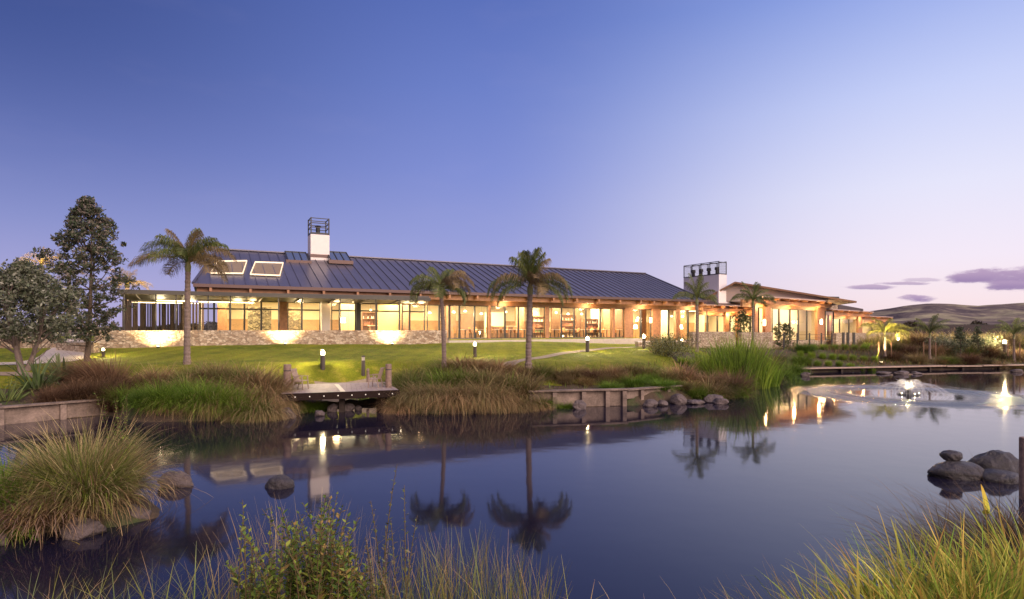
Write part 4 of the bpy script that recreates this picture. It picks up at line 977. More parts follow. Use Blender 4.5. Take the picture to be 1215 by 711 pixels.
leafy_tree('olive_tree', 'broad grey-leaved tree with several pale stems beside the wide path at the left edge', 27, 18.2, 1.15, at(0, 314, 18.2)[2], at(0, 404, 18.2)[2], 1.62, 1.25, 9, 300, 70, .11,
           [C3(.10, .12, .07), C3(.15, .16, .11), C3(.26, .26, .21), C3(.06, .075, .04), C3(.13, .13, .08)], .085, stems=3, taper=.8, crad=.27)
leafy_tree('small_shrub', 'dark young broad-leaved tree between the slim palms', 881, 44, .9, at(0, 370, 44)[2], at(0, 408, 44)[2], .85, .8, 21, 46, 34, .16, [C3(.05, .07, .025), C3(.08, .10, .04)], .05, bark=M_BROWN, crad=.3)
leafy_tree('small_shrub', 'dark ragged young tree in front of the wing glass', 930, 42, .9, at(0, 384, 42)[2], at(0, 414, 42)[2], .72, .7, 22, 40, 30, .16, [C3(.05, .06, .025), C3(.09, .10, .05)], .04, bark=M_BROWN, crad=.28)
leafy_tree('small_shrub', 'small twiggy dark tree beside the ragged one in front of the wing glass', 921, 43.5, .9, at(0, 388, 43)[2], at(0, 412, 43)[2], .35, .3, 23, 18, 24, .14, [C3(.05, .06, .025), C3(.09, .10, .05)], .03, bark=M_BROWN, crad=.22)
leafy_tree('young_conifer', 'young grey-green conifer in front of the dark fence, left one of two', 1139, 38.5, .8, at(0, 389, 38.5)[2], at(0, 421, 38.5)[2], .62, .58, 24, 60, 30, .10, [C3(.05, .075, .04), C3(.09, .11, .06)], .04, bark=M_BROWN, taper=.35, crad=.2, group='young conifers by the fence')
leafy_tree('young_conifer', 'young slimmer conifer in front of the dark fence, right one of two', 1160, 39, .8, at(0, 388, 39)[2], at(0, 420, 39)[2], .56, .5, 25, 55, 30, .10, [C3(.05, .075, .04), C3(.09, .11, .06)], .04, bark=M_BROWN, taper=.35, crad=.2, group='young conifers by the fence')
for k, (px, pt, w_, lab) in enumerate(((1068, 389, 2.2, 'dark bushy tree at the left end of the slatted fence'), (1082, 385, 2.0, 'dark rounded tree overlapping the slatted fence end'), (1160, 384.5, 1.3, 'dark tree top rising over the slatted fence'), (1050, 391, 2.0, 'dark low tree beside the end of the wing'))):
    leafy_tree('dark_tree', lab, px, 66 + k, .8, at(0, pt, 66)[2], 1.0, w_, 1.6, 60 + k, 60, 40, .32, [C3(.04, .035, .025), C3(.06, .05, .03)], .1, bark=M_BROWN, crad=.55)

# palms: trunk plus a crown of feather fronds
def frond(r, L, az, el, droop, nl=46, leaf=.55, cols=None, wind=0.0, hang=1.1, width=.017):
    L = L * 1.1
    n = 26; s = np.linspace(0, 1, n); th = el - droop * s ** 1.25                # elevation along the rib
    dx = np.cos(th); dz = np.sin(th); a = az + wind * s
    P = np.cumsum(np.stack([dx * np.cos(a), dx * np.sin(a), dz], 1) * (L / n), 0); P -= P[0]
    V = []; Fq = []; C = []; k = 0
    T = np.gradient(P, axis=0); T /= np.linalg.norm(T, axis=1)[:, None]
    for i in range(n - 1):                                                       # the rib
        S = np.cross(T[i], (0, 0, 1)); S /= np.linalg.norm(S) + 1e-9; w_ = .022 * (1 - s[i]) + .006
        V += [P[i] - S * w_, P[i] + S * w_, P[i + 1] + S * w_, P[i + 1] - S * w_]; Fq.append([k, k + 1, k + 2, k + 3]); k += 4; C += [cols[0] * .9] * 4
    for j in range(nl):
        q = .12 + .86 * j / (nl - 1); i = int(q * (n - 1)); f = q * (n - 1) - i; p = P[i] * (1 - f) + P[min(i + 1, n - 1)] * f; t = T[i]
        side = np.cross(t, (0, 0, 1)); side /= np.linalg.norm(side) + 1e-9; l = leaf * (math.sin(math.pi * (.12 + .83 * q)) ** .7) * (.8 + .4 * r.rand())
        c = cols[r.randint(len(cols))] * (.7 + .6 * r.rand())
        for sg in (-1, 1):
            d = side * sg * .75 + t * .75 + np.array((0, 0, .25 + .3 * r.randn() * .5)); d /= np.linalg.norm(d)
            d2 = d * .6 + np.array((0, 0, -hang)) + r.randn(3) * .12; d2 /= np.linalg.norm(d2)
            m = p + d * l * .5; e = m + d2 * l * .55; up_ = t * width * .5
            V += [p - up_, p + up_, m + up_ * .9, m - up_ * .9, m - up_ * .9, m + up_ * .9, e + up_ * .15, e - up_ * .15]
            Fq += [[k, k + 1, k + 2, k + 3], [k + 4, k + 5, k + 6, k + 7]]; k += 8; C += [c] * 8
    return np.array(V), np.array(Fq), np.array(C)
FS = {1050: 1.16, 1103: 1.16, 1203: 1.2}
def palm(label, px, pbase, Y, ptop_trunk, r0, r1, fr, cols, seed, leanx=0.0, leaf=.55, bark=None, group='feather palms', base_z=None, name='palm_tree', nl=84, ringed=True, dry=None):
    """fr: list of (length, azimuth deg, elevation deg, droop rad, wind)"""
    r = np.random.RandomState(seed); x = gx(px, Y); bz = EYE - (pbase - HY) / F * Y if base_z is None else base_z; tz = EYE - (ptop_trunk - HY) / F * Y
    t = thing(name, label, 'palm tree', (x, Y, bz), 0, group); H_ = tz - bz; m = MB(); n = 46; pts = []; rd = []
    for k in range(n + 1):
        f = k / n; pts.append((leanx * f * f, 0, -.1 + (H_ + .1) * f)); q = r0 + (r1 - r0) * f ** .8 + (r0 * .35 * max(0, 1 - f * 9)); rd.append(q * (1.08 if ringed and k % 2 else .95) * (1 + .05 * math.sin(k * 1.7 + seed)))
    m.tube(pts, rd, 12); m.build('trunk', bark or M_BARK, t, smooth=False)
    m2 = MB(); m2.tube([(leanx, 0, H_ - .02), (leanx, 0, H_ + .18), (leanx, 0, H_ + .42)], [r1 * 1.05, r1 * 1.25, r1 * .4], 10); m2.build('crown_shaft', material('palm_shaft', (.13, .13, .05), .6, var=.3), t, smooth=True)
    parts = []
    for (L, az, el, dr, wd_) in fr:
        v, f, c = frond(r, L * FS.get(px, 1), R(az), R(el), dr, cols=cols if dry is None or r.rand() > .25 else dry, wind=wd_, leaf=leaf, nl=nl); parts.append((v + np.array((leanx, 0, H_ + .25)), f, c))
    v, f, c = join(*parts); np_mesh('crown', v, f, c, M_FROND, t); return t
PG = [C3(.09, .12, .03), C3(.12, .15, .04), C3(.07, .09, .025), C3(.15, .14, .05)]; PD = [C3(.20, .14, .07), C3(.15, .11, .05)]
def fan(r, L, n, el0=70, el1=5, dr=(1.2, 1.9), up=3, windx=0.0):
    o = []
    for k in range(n): az = 360 * k / n + r.uniform(-14, 14); o.append((L * r.uniform(.85, 1.1), az, r.uniform(el1, el0), r.uniform(*dr), r.uniform(-.3, .3)))
    for k in range(up): o.append((L * r.uniform(.55, .8), r.uniform(0, 360), r.uniform(72, 86), r.uniform(.3, .8), 0))
    return o
rr_ = random.Random(3)
palm('tall feather palm with wide ragged crown left of the roof lights', 222, 433, 20.9, 322, .115, .085,
     [(2.0, 175, 62, 1.75, -.1), (2.1, 168, 40, 1.5, .1), (1.9, 190, 28, 1.2, 0), (1.6, 160, 70, 1.5, 0), (1.75, 8, 55, 1.85, 0), (1.6, -10, 35, 1.75, .1), (1.5, 20, 70, 1.6, 0), (1.45, 5, 12, 1.4, 0), (1.6, 250, 50, 2.0, 0), (1.5, 290, 60, 2.0, 0),
      (1.5, 90, 55, 1.8, 0), (1.5, 60, 45, 1.8, 0), (1.5, 120, 60, 1.8, 0), (1.35, 80, 84, .5, 0), (1.3, 200, 80, .7, 0), (1.2, 340, 82, .6, 0), (1.2, 30, 65, .9, 0), (1.3, 150, 20, 1.3, 0), (1.3, 330, 25, 1.6, 0), (1.3, 220, 75, 1.2, 0), (1.3, 0, 75, 1.2, 0)], PG, 1, .03, leaf=.62, dry=PD)
palm('slim feather palm at the right end of the veranda wall', 527, 433, 20.5, 353, .085, .065,
     [(1.35, 182, 48, 2.5, 0), (1.25, 170, 35, 2.3, 0), (1.4, 0, 68, 2.4, 0), (1.25, 12, 55, 2.5, 0), (1.15, -8, 30, 2.3, 0), (1.1, 5, 25, 2.4, 0), (1.2, 200, 62, 1.9, 0), (1.1, 270, 40, 2.2, 0), (1.1, 90, 50, 2.2, 0), (1.1, 310, 60, 2.2, 0),
      (.9, 60, 78, .9, 0), (.85, 160, 80, .6, 0), (1.1, 30, 74, 1.4, 0), (.9, 130, 50, 1.8, 0)], PG, 2, -.10, leaf=.52, dry=PD)
palm('tall feather palm with upright tuft and arching sides, middle of the lawn edge', 627, 434, 20.4, 349, .105, .09,
     [(1.75, 180, 42, 2.1, 0), (1.6, 172, 30, 1.9, 0), (1.5, 190, 52, 2.2, 0), (1.7, 0, 42, 2.1, 0), (1.55, 8, 30, 1.9, 0), (1.5, -10, 55, 2.2, 0), (1.3, 180, 12, 1.5, 0), (1.3, 0, 12, 1.5, 0), (1.3, 40, 87, .35, 0), (1.25, 120, 84, .4, 0), (1.2, 250, 83, .5, 0), (1.3, 330, 85, .4, 0),
      (1.15, 200, 76, .8, 0), (1.15, 20, 76, .8, 0), (1.1, 280, 60, 1.8, 0), (1.1, 90, 60, 1.8, 0), (1.0, 60, 45, 2.2, 0), (1.0, 300, 35, 2.2, 0), (1.2, 150, 82, .4, 0), (1.2, 0, 80, .5, 0)], PG, 3, .06, leaf=.58, dry=PD)
palm('slim young palm in front of the wide white chimney', 827, 414, 31, 361, .09, .07,
     [(1.35, 182, 30, 1.2, 0), (1.3, 176, 48, 1.6, 0), (1.1, 4, 40, 1.5, 0), (1.1, -10, 22, 1.4, 0), (1.3, 40, 86, .3, 0), (1.4, 140, 83, .4, 0), (1.2, 300, 84, .4, 0), (1.1, 20, 74, .8, 0), (1.1, 200, 72, .8, 0), (1.0, 270, 50, 1.8, 0), (1.0, 90, 50, 1.8, 0), (1.0, 340, 62, 1.4, 0)], PG, 4, .0, leaf=.42, base_z=1.0, nl=60)
palm('slim young palm in front of the link block right of the wide chimney', 893.5, 412, 33, 363, .085, .065,
     [(1.3, 180, 35, 1.3, 0), (1.2, 170, 55, 1.7, 0), (1.3, 2, 28, 1.2, 0), (1.2, -6, 45, 1.4, 0), (1.1, 40, 82, .4, 0), (1.2, 165, 78, .6, 0), (1.0, 300, 80, .5, 0), (1.1, 10, 65, 1.1, 0), (1.0, 200, 66, 1.1, 0), (1.0, 270, 40, 1.8, 0), (1.0, 90, 50, 1.8, 0), (1.0, 20, 15, 1.2, 0)], PG, 5, .0, leaf=.42, base_z=1.0, nl=60)
palm('small palm glowing yellow in an uplight at the end of the wing', 1050, 421, 37, 400, .07, .055,
     [(1.5, 180, 45, 1.3, 0), (1.3, 168, 60, 1.5, 0), (1.5, 0, 38, 1.1, 0), (1.3, 12, 55, 1.4, 0), (1.1, 190, 25, 1.2, 0), (1.2, -8, 25, 1.0, 0), (.9, 90, 70, .8, 0), (.9, 270, 60, 1.0, 0), (1.0, 140, 75, .8, 0), (1.0, 30, 72, .8, 0)], [C3(.20, .20, .03), C3(.25, .23, .04)], 6, leaf=.46, nl=54)  # fronds yellowed in the colour itself, adding to the uplight
palm('small unlit palm left of the two conifers', 1103, 424, 37, 401, .08, .055,
     [(1.2, 178, 45, 1.3, 0), (1.1, 190, 65, 1.2, 0), (1.3, 0, 62, 1.0, 0), (1.2, 10, 48, 1.2, 0), (1.0, 160, 75, .8, 0), (1.1, 30, 78, .6, 0), (.9, 270, 60, 1.4, 0), (.9, 90, 60, 1.4, 0), (1.1, 350, 80, .4, 0)], PG, 7, leaf=.46, nl=54)
palm('small palm with staked trunk beside the bright lamp at the right edge', 1203, 427, 38, 402, .075, .05,
     [(1.3, 178, 40, 1.2, 0), (1.2, 185, 60, 1.3, 0), (1.2, 0, 50, 1.1, 0), (1.1, 8, 66, 1.0, 0), (1.0, 160, 74, .9, 0), (1.0, 30, 78, .6, 0), (.9, 270, 60, 1.4, 0), (.9, 90, 60, 1.4, 0)], PG, 8, leaf=.46, nl=54)
for k, (px, dx) in enumerate(((1203, .38), (1103, .38), (1050, .4))):
    Yp = 38 if k == 0 else 37
    for s in (-1, 1):
        o = MB().box(-.022, .022, -.022, .022, 0, .95).build('tree_stake', M_TIMBERD, None, (gx(px, Yp) + s * dx, Yp, .72))
        tag(o, ('left' if s < 0 else 'right') + ' timber stake of the ' + ['small palm at the right edge', 'small unlit palm', 'glowing yellow palm'][k], 'stake', 'timber stakes beside the young palms')
# palms far behind the building's left end, lamplight gold put into the frond colour
for k, (px, pt, Y, lab) in enumerate(((49, 319, 52, 'palm lit golden by lamps behind the grey-leaved tree'), (151, 341, 50, 'palm lit golden showing just over the veranda roof'), (82, 333, 58, 'far palm behind the left trees, gold light painted on its fronds'))):
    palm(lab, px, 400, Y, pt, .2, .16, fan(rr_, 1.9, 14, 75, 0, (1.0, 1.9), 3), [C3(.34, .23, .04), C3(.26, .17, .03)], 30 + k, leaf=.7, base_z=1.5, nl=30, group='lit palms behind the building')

# flax and strappy plants
def flax(name, label, px, Y, z, n, L, seed, cols, width=.06, lean=.9, droop=1.0, rad=.25, cat='plant', group=None):
    v, f, c = blades(n, seed, rad, L, .35, lean, droop, width, 6, cols, cols, tipstart=.2, inner=.15)
    return tag(np_mesh(name, v, f, c, M_BLADE, None, (gx(px, Y), Y, z)), label, cat, group)
flax('flax_plant', 'dark green spiky flax plant between the left tree and the brown sedges', 44, 16.9, .72, 130, 1.05, 1, [C3(.07, .10, .04), C3(.11, .13, .07), C3(.05, .07, .03)], .055, 1.2, .8)
flax('flax_plant', 'smaller spiky flax plant right behind the large one by the brown sedges', 72, 17.8, .95, 90, .9, 2, [C3(.07, .10, .04), C3(.11, .13, .07)], .05, 1.1, .8)
flax('flax_plant', 'small flax at the far left bank above the timber wall', 8, 15.9, .5, 80, .7, 3, [C3(.08, .11, .04), C3(.12, .14, .05)], .04, 1.2, .8)

# tussock prototypes -> every tussock is an object sharing its mesh
VAR = {
    'brown': dict(n=1500, rad=.30, hgt=.95, lean=1.0, droop=1.5, width=.014, roots=(BRN, OLV, BRN * 1.2), tips=(TAN, TANL * .85, REDL * 1.3, TAN * 1.1)),
    'red': dict(n=1700, rad=.34, hgt=1.15, lean=1.0, droop=1.2, width=.014, roots=(RED, RED * .8), tips=(REDL, REDL * 1.2, BRN), wind=(.35, 0)),
    'redleft': dict(n=1700, rad=.34, hgt=1.2, lean=.8, droop=1.0, width=.014, roots=(RED, RED * .8), tips=(REDL, REDL * 1.3, BRN), wind=(-.75, .1)),
    'mixed': dict(n=1500, rad=.32, hgt=.95, lean=.95, droop=1.4, width=.014, roots=(GRN, OLV, GRN), tips=(OLV, TAN, BRN)),
    'green': dict(n=1700, rad=.40, hgt=1.0, lean=.9, droop=1.5, width=.016, roots=(GRN, GRN * .8), tips=(GRN, GRNL, LIME * .8)),
    'skirt': dict(n=1800, rad=.26, hgt=1.25, lean=1.25, droop=2.6, width=.012, roots=(BRN, OLV), tips=(TAN, TANL, TAN)),
    'reed': dict(n=520, rad=.55, hgt=1.35, lean=.28, droop=.55, width=.026, roots=(GRN, GRNL), tips=(LIME, GRNL, OLV)),
    'olive': dict(n=1300, rad=.28, hgt=.70, lean=1.0, droop=1.4, width=.013, roots=(OLV, BRN), tips=(YEL * .55, TAN, OLV)),
    'puff': dict(n=900, rad=.13, hgt=.40, lean=1.35, droop=.35, width=.018, roots=(GRN, GRNL * .8), tips=(LIME, GRNL)),
    'dark': dict(n=1500, rad=.34, hgt=.75, lean=1.15, droop=1.6, width=.012, roots=(DRK, OLV * .6), tips=(BRN * .8, DRK, OLV)),
}
PROTO = {}
def tuss(var, label, px, Y, z, s=1.0, rz=0.0, sz=None, cat='tussock', group=None, x=None):
    """one tussock; the mesh is shared by all of its sort (two shapes each)"""
    key = (var, int(abs(px)) % 2); nm = {'reed': 'reed_clump', 'puff': 'round_shrub', 'green': 'green_clump'}.get(var, 'sedge_tussock')
    loc = (gx(px, Y) if x is None else x, Y, z)
    if key not in PROTO:
        v, f, c = blades(seed=hash(key[0] + 'x') % 1000 if False else sum(map(ord, var)) + key[1] * 7, segs=5, **VAR[var]); PROTO[key] = np_mesh(nm, v, f, c, M_BLADE, None, loc).data; o = bpy.data.objects[-1] if False else [q for q in CO.objects if q.data == PROTO[key]][0]
    else: o = bpy.data.objects.new(nm, PROTO[key]); CO.objects.link(o)
    o.location = loc; o.rotation_euler = (0, 0, rz); o.scale = (s, s, s if sz is None else sz)
    return tag(o, label, cat, group or {'reed': 'reeds and rushes at the pond', 'puff': 'round green shrubs in rows'}.get(var, 'sedges and tussocks round the pond'))
gz = lambda px, Y: hz(gx(px, Y), Y) - .03
def T(var, px, Y, label, s=1.0, dz=0.0, rz=None, sz=None, **k):
    if px > 946 and 27 < Y < 43 and var != 'reed': Y += 4.4
    q = random.Random(int(px * 13 + Y * 7)); s *= q.uniform(.86, 1.14); sz = s * q.uniform(.8, 1.2) if sz is None else sz
    if 60 < px < 872 and Y < 23.5:                 # the bank is planted in steps: low at the water, taller further up
        if px < 335: Y2, lim = Y + .25 * (Y > 17.1), 150
        elif px > 778: Y2, lim = Y, 165
        else: Y2, lim = Y + 1.15 * max(0, min(1, (Y - 17.7) / 1.2)) * (px > 465), 132
        top = lim * Y2 / F - EYE; nat = VAR[var]['hgt'] * (.62 if var in ('skirt', 'green') else .78); g0 = gz(px, Y2) + dz
        sz = max(.28, min(sz, (top * q.uniform(.9, 1.08) - g0) / nat)); s = s if var == 'skirt' else min(s, sz * 1.9); Y = Y2
    return tuss(var, label, px, Y, gz(px, Y) + dz, s, (px * .37) % 6.28 if rz is None else rz, sz, **k)
# left brown mass
for px, Y, v, s, lab in ((100, 17.9, 'redleft', .95, 'wind-blown red-brown sedge standing highest beside the flax'), (122, 17.6, 'redleft', .95, 'wind-blown red-brown sedge leaning left in front of the evergreen trunk'), (145, 17.4, 'red', .85, 'dark red-brown sedge right of the evergreen trunk'),
                         (96, 16.8, 'red', .7, 'low red-brown sedge just over the timber wall end'), (118, 16.9, 'red', .75, 'low red-brown sedge at the timber wall end, next to the green weeds'), (138, 16.8, 'red', .8, 'red-brown sedge lying over the green weeds'), (168, 17.6, 'red', .8, 'red-brown sedge behind the first green clump'),
                         (62, 16.2, 'red', .5, 'small red-brown sedge under the flax by the wall')):
    T(v, px, Y, lab, s, rz=0.0)
for px, Y, v, s, lab in ((188, 17.9, 'brown', 0.92, 'tan-brown sedge behind the hanging green clumps, beside the palm trunk'), (212, 18.0, 'mixed', 0.98, 'green-brown sedge at the foot of the left palm'), (236, 18.0, 'mixed', 0.98, 'green-brown sedge right of the left palm foot'), (258, 17.8, 'brown', 1.04, 'tan sedge in the middle of the left bank'),
                         (280, 17.6, 'mixed', 1.16, 'tall green-brown sedge left of the deck'), (300, 17.4, 'brown', 1.16, 'tall tan sedge left of the deck chair'), (318, 17.2, 'brown', 1.22, 'tall tan sedge touching the left log post'), (329, 16.8, 'skirt', .62, 'drooping tan sedge at the left deck corner'),
                         (200, 16.9, 'skirt', .85, 'hanging tan sedge between the first green clumps, left bank'), (222, 17.0, 'mixed', 0.89, 'olive sedge above the green clumps under the left palm'), (248, 16.9, 'mixed', .85, 'olive sedge above the water in the middle of the left bank'), (272, 16.9, 'skirt', .8, 'hanging tan sedge in the middle of the left bank'), (296, 16.8, 'mixed', .9, 'olive sedge above the water left of the deck'), (312, 16.6, 'skirt', .9, 'hanging tan sedge close to the deck boulder'),
                         (176, 16.1, 'green', 0.76, 'green clump drooping to the water, first from the timber wall'), (190, 16.0, 'green', 0.76, 'green clump drooping to the water, second from the timber wall'), (215, 16.0, 'green', 0.85, 'green clump drooping to the water, third from the timber wall'), (235, 16.0, 'green', 0.90, 'green clump drooping to the water, fourth from the timber wall'), (255, 16.0, 'green', 0.81, 'green clump drooping to the water, fifth from the timber wall'),
                         (282, 16.0, 'green', 0.81, 'green clump drooping to the water, sixth from the timber wall'), (300, 16.0, 'green', 0.71, 'green clump drooping to the water, seventh from the timber wall'), (150, 16.75, 'green', .75, 'green weedy clump at the end of the timber wall'),
                         (247, 15.95, 'skirt', .75, 'tan hanging sedge among the green clumps, below the left palm'), (228, 16.0, 'brown', .6, 'small brown sedge among the green clumps near the left palm trunk'), (306, 15.95, 'skirt', .8, 'tan hanging sedge at the water line nearest the deck boulder'), (203, 16.1, 'skirt', .6, 'tan hanging sedge at the water line, left of the palm reflection'), (268, 16.1, 'skirt', .6, 'tan hanging sedge at the water line, middle of the left bank'), (290, 16.05, 'skirt', .6, 'tan hanging sedge at the water line, right of the middle one'), (320, 16.15, 'skirt', .7, 'tan hanging sedge at the water line beside the purplish boulder')):
    T(v, px, Y, lab, s)
# under and beside the deck
T('green', 362, 17.3, 'bright green weed under the left part of the deck', .5); T('green', 350, 17.1, 'bright green weed beside the purplish boulder', .45); T('green', 373, 17.6, 'bright green weed next to the small deck rock', .45)
T('olive', 348, 20.2, 'low dark plant behind the left deck chair', .45); T('olive', 366, 20.3, 'low brown plant at the left side of the sandy landing', .45); T('green', 425, 20.6, 'low green plant at the foot of the unlit bollard', .45); T('green', 437, 20.5, 'low green plant right of the unlit bollard', .5)
# mass right of the deck
for px, Y, v, s, lab in ((470, 20.0, 'olive', 0.99, 'tan olive sedge behind the right log post'), (486, 20.0, 'mixed', 0.94, 'pale green-tan sedge left of the slim palm foot, back row'), (504, 19.6, 'mixed', 0.94, 'green-tan sedge touching the slim palm foot'), (548, 19.6, 'brown', 1.04, 'brown sedge in front of the lawn bollard'), (566, 19.4, 'brown', 1.10, 'tall brown sedge right of the lawn bollard'),
                         (590, 19.3, 'brown', 1.04, 'brown sedge between the bollard and the middle palm'), (608, 19.2, 'brown', 1.16, 'tall brown sedge left of the middle palm foot'), (530, 19.5, 'mixed', 0.99, 'green-brown sedge in front of the slim palm foot'), (625, 19.0, 'brown', 0.94, 'brown sedge in front of the middle palm foot'),
                         (484, 18.5, 'mixed', 1.04, 'green-brown sedge next to the right deck corner, middle row'), (506, 18.4, 'mixed', 1.10, 'green-brown sedge in the middle row below the slim palm'), (530, 18.3, 'green', 1.0, 'long green clump in the middle row right of the slim palm'), (553, 18.3, 'mixed', 1.10, 'green-brown sedge in the middle row below the lawn bollard'), (578, 18.2, 'brown', 1.10, 'brown sedge in the middle row left of the dark gap'), (602, 18.2, 'mixed', 1.10, 'green-brown sedge in the middle row below the middle palm'), (622, 18.1, 'brown', 0.99, 'brown sedge over the start of the low timber wall'),
                         (478, 17.5, 'skirt', .75, 'tan skirt sedge at the water, first right of the deck'), (497, 17.45, 'skirt', .8, 'tan skirt sedge at the water, second right of the deck'), (515, 17.4, 'skirt', .8, 'tan skirt sedge at the water, third right of the deck'), (534, 17.4, 'skirt', .85, 'tan skirt sedge at the water, fourth right of the deck'), (553, 17.4, 'skirt', .85, 'tan skirt sedge at the water, fifth right of the deck'), (572, 17.45, 'skirt', .8, 'tan skirt sedge at the water, sixth right of the deck'), (590, 17.5, 'skirt', .75, 'tan skirt sedge at the water, seventh right of the deck'), (612, 17.7, 'skirt', .75, 'tan skirt sedge at the water left of the low timber wall'), (632, 17.9, 'skirt', .7, 'tan skirt sedge over the first wall board'),
                         (643, 18.0, 'green', .6, 'dark green weed hanging over the low timber wall'), (640, 19.2, 'mixed', 0.77, 'green sedge right of the middle palm foot')):
    T(v, px, Y, lab, s)
for k, (px, Y, v, s, lab) in enumerate(((660, 19.3, 'brown', .65, 'small tan tussock on the lawn edge, first right of the middle palm'), (681, 19.5, 'brown', .6, 'small tan tussock on the lawn edge, second right of the middle palm'), (703, 19.5, 'red', .62, 'round reddish tussock on the lawn edge, third right of the middle palm'), (727, 19.7, 'brown', .6, 'small tan tussock on the lawn edge, fourth right of the middle palm'), (748, 20.2, 'olive', .85, 'golden olive tussock on the lawn edge, fifth right of the middle palm'), (768, 20.6, 'olive', .85, 'golden olive tussock, sixth right of the middle palm'),
         (671, 18.9, 'brown', .5, 'low tan tussock just over the wall, first of the front three'), (716, 19.2, 'brown', .5, 'low tan tussock just over the wall, second of the front three'), (738, 19.4, 'brown', .5, 'low tan tussock just over the wall, third of the front three'),
         (790, 21.3, 'olive', .95, 'golden brown tussock behind the thin timber edge, left one'), (808, 21.8, 'brown', .95, 'red-brown tussock behind the thin timber edge, right one'), (828, 21.8, 'brown', .95, 'red-brown tussock above the rounded rock'), (846, 21.6, 'brown', .95, 'red-brown tussock left of the dark round sedge'), (868, 21.8, 'red', .95, 'dark red-brown rounded sedge at the tip of the bank'), (856, 21.4, 'dark', .95, 'very dark sedge in front of the reddish rounded one at the bank tip'), (880, 22.8, 'dark', .85, 'dark sedge at the water between the bank tip and the reeds'),
         (800, 20.4, 'green', .5, 'low green grass among the rocks, left one'), (772, 19.7, 'green', .5, 'low green grass in front of the thin timber edge'), (826, 20.3, 'green', .55, 'low green grass behind the rounded rock'), (842, 20.4, 'green', .5, 'low green grass behind the long sloping rock'),
         (670, 18.0, 'green', .42, 'low green tuft leaning on the front of the low timber wall, left one'), (724, 18.5, 'green', .5, 'low green tuft leaning on the front of the low timber wall, right one'), (752, 19.0, 'green', .6, 'green tuft at the end of the low timber wall'), (785, 19.9, 'green', .55, 'green tuft over the first rocks under the thin edge'), (812, 20.2, 'olive', .6, 'olive tuft behind the slanting boulder'), (695, 18.9, 'olive', .6, 'olive tuft hanging over the middle of the low wall'),
         (842, 20.6, 'brown', .8, 'brown sedge just behind the long sloping rock'), (858, 20.9, 'mixed', .8, 'olive sedge over the flat rock at the bank tip'), (872, 21.4, 'green', .7, 'green tuft at the very tip of the sedge bank'), (822, 20.9, 'olive', .8, 'golden tuft behind the rounded rock'),
         (812, 26, 'puff', .95, 'bright green small bush left of the tall reeds'))):
    T(v, px, Y, lab, s)
# silver-green bush, reeds
def bush(name, label, px, Y, rx, h, n, ls, cols, seed, group=None):
    r = np.random.RandomState(seed); z0 = hz(gx(px, Y), Y); t = thing(name, label, 'shrub', (gx(px, Y), Y, z0), 0, group)
    k = 40; cl = np.stack([r.randn(k) * rx * .45, r.randn(k) * rx * .4, h * (.2 + .7 * r.rand(k))], 1); P = cl[r.randint(k, size=n)] + r.randn(n, 3) * rx * .17; P[:, 2] = np.abs(P[:, 2])
    m = MB()
    for c in cl[:16]: m.tube([(0, 0, 0), tuple(c * (.5, .5, .5) + (0, 0, .05)), tuple(c)], [.02, .012, .005], 5, False)
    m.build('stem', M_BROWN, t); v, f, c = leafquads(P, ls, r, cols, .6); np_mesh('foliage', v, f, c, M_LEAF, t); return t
bush('silver_shrub', 'large silvery green shrub beside the entrance lamp', 795, 27, .95, .95, 5200, .075, [SAGE, SAGE * 1.3, OLV, YEL * .6], 51)
bush('silver_shrub', 'smaller pale twiggy shrub left of the large silvery one', 779, 29, .7, .75, 2600, .07, [SAGE, TAN, OLV], 52)
rl = ['first', 'second', 'third', 'fourth', 'fifth', 'sixth', 'seventh', 'eighth', 'ninth', 'tenth', 'eleventh', 'twelfth', 'thirteenth', 'fourteenth', 'fifteenth', 'sixteenth']
for k, (px, Y, s) in enumerate(((838, 24.5, .95), (848, 26, 1.0), (856, 23.8, 1.0), (866, 25.5, 1.1), (875, 24.0, 1.15), (884, 25.5, 1.15), (893, 24.5, 1.1), (900, 26.5, 1.05), (908, 25.4, .95))):
    T('reed', px, Y, 'bright green reed clump in the big stand, %s from its left end' % rl[k], s, cat='reeds')
T('reed', 938, 27.2, 'tall narrow green reeds in the water left of the pale edging', .85, cat='reeds'); T('reed', 945, 27.0, 'tall narrow reeds at the start of the pale edging', .8, cat='reeds')
T('reed', 967, 27.6, 'thin sparse reeds in front of the pale edging', .75, cat='reeds')
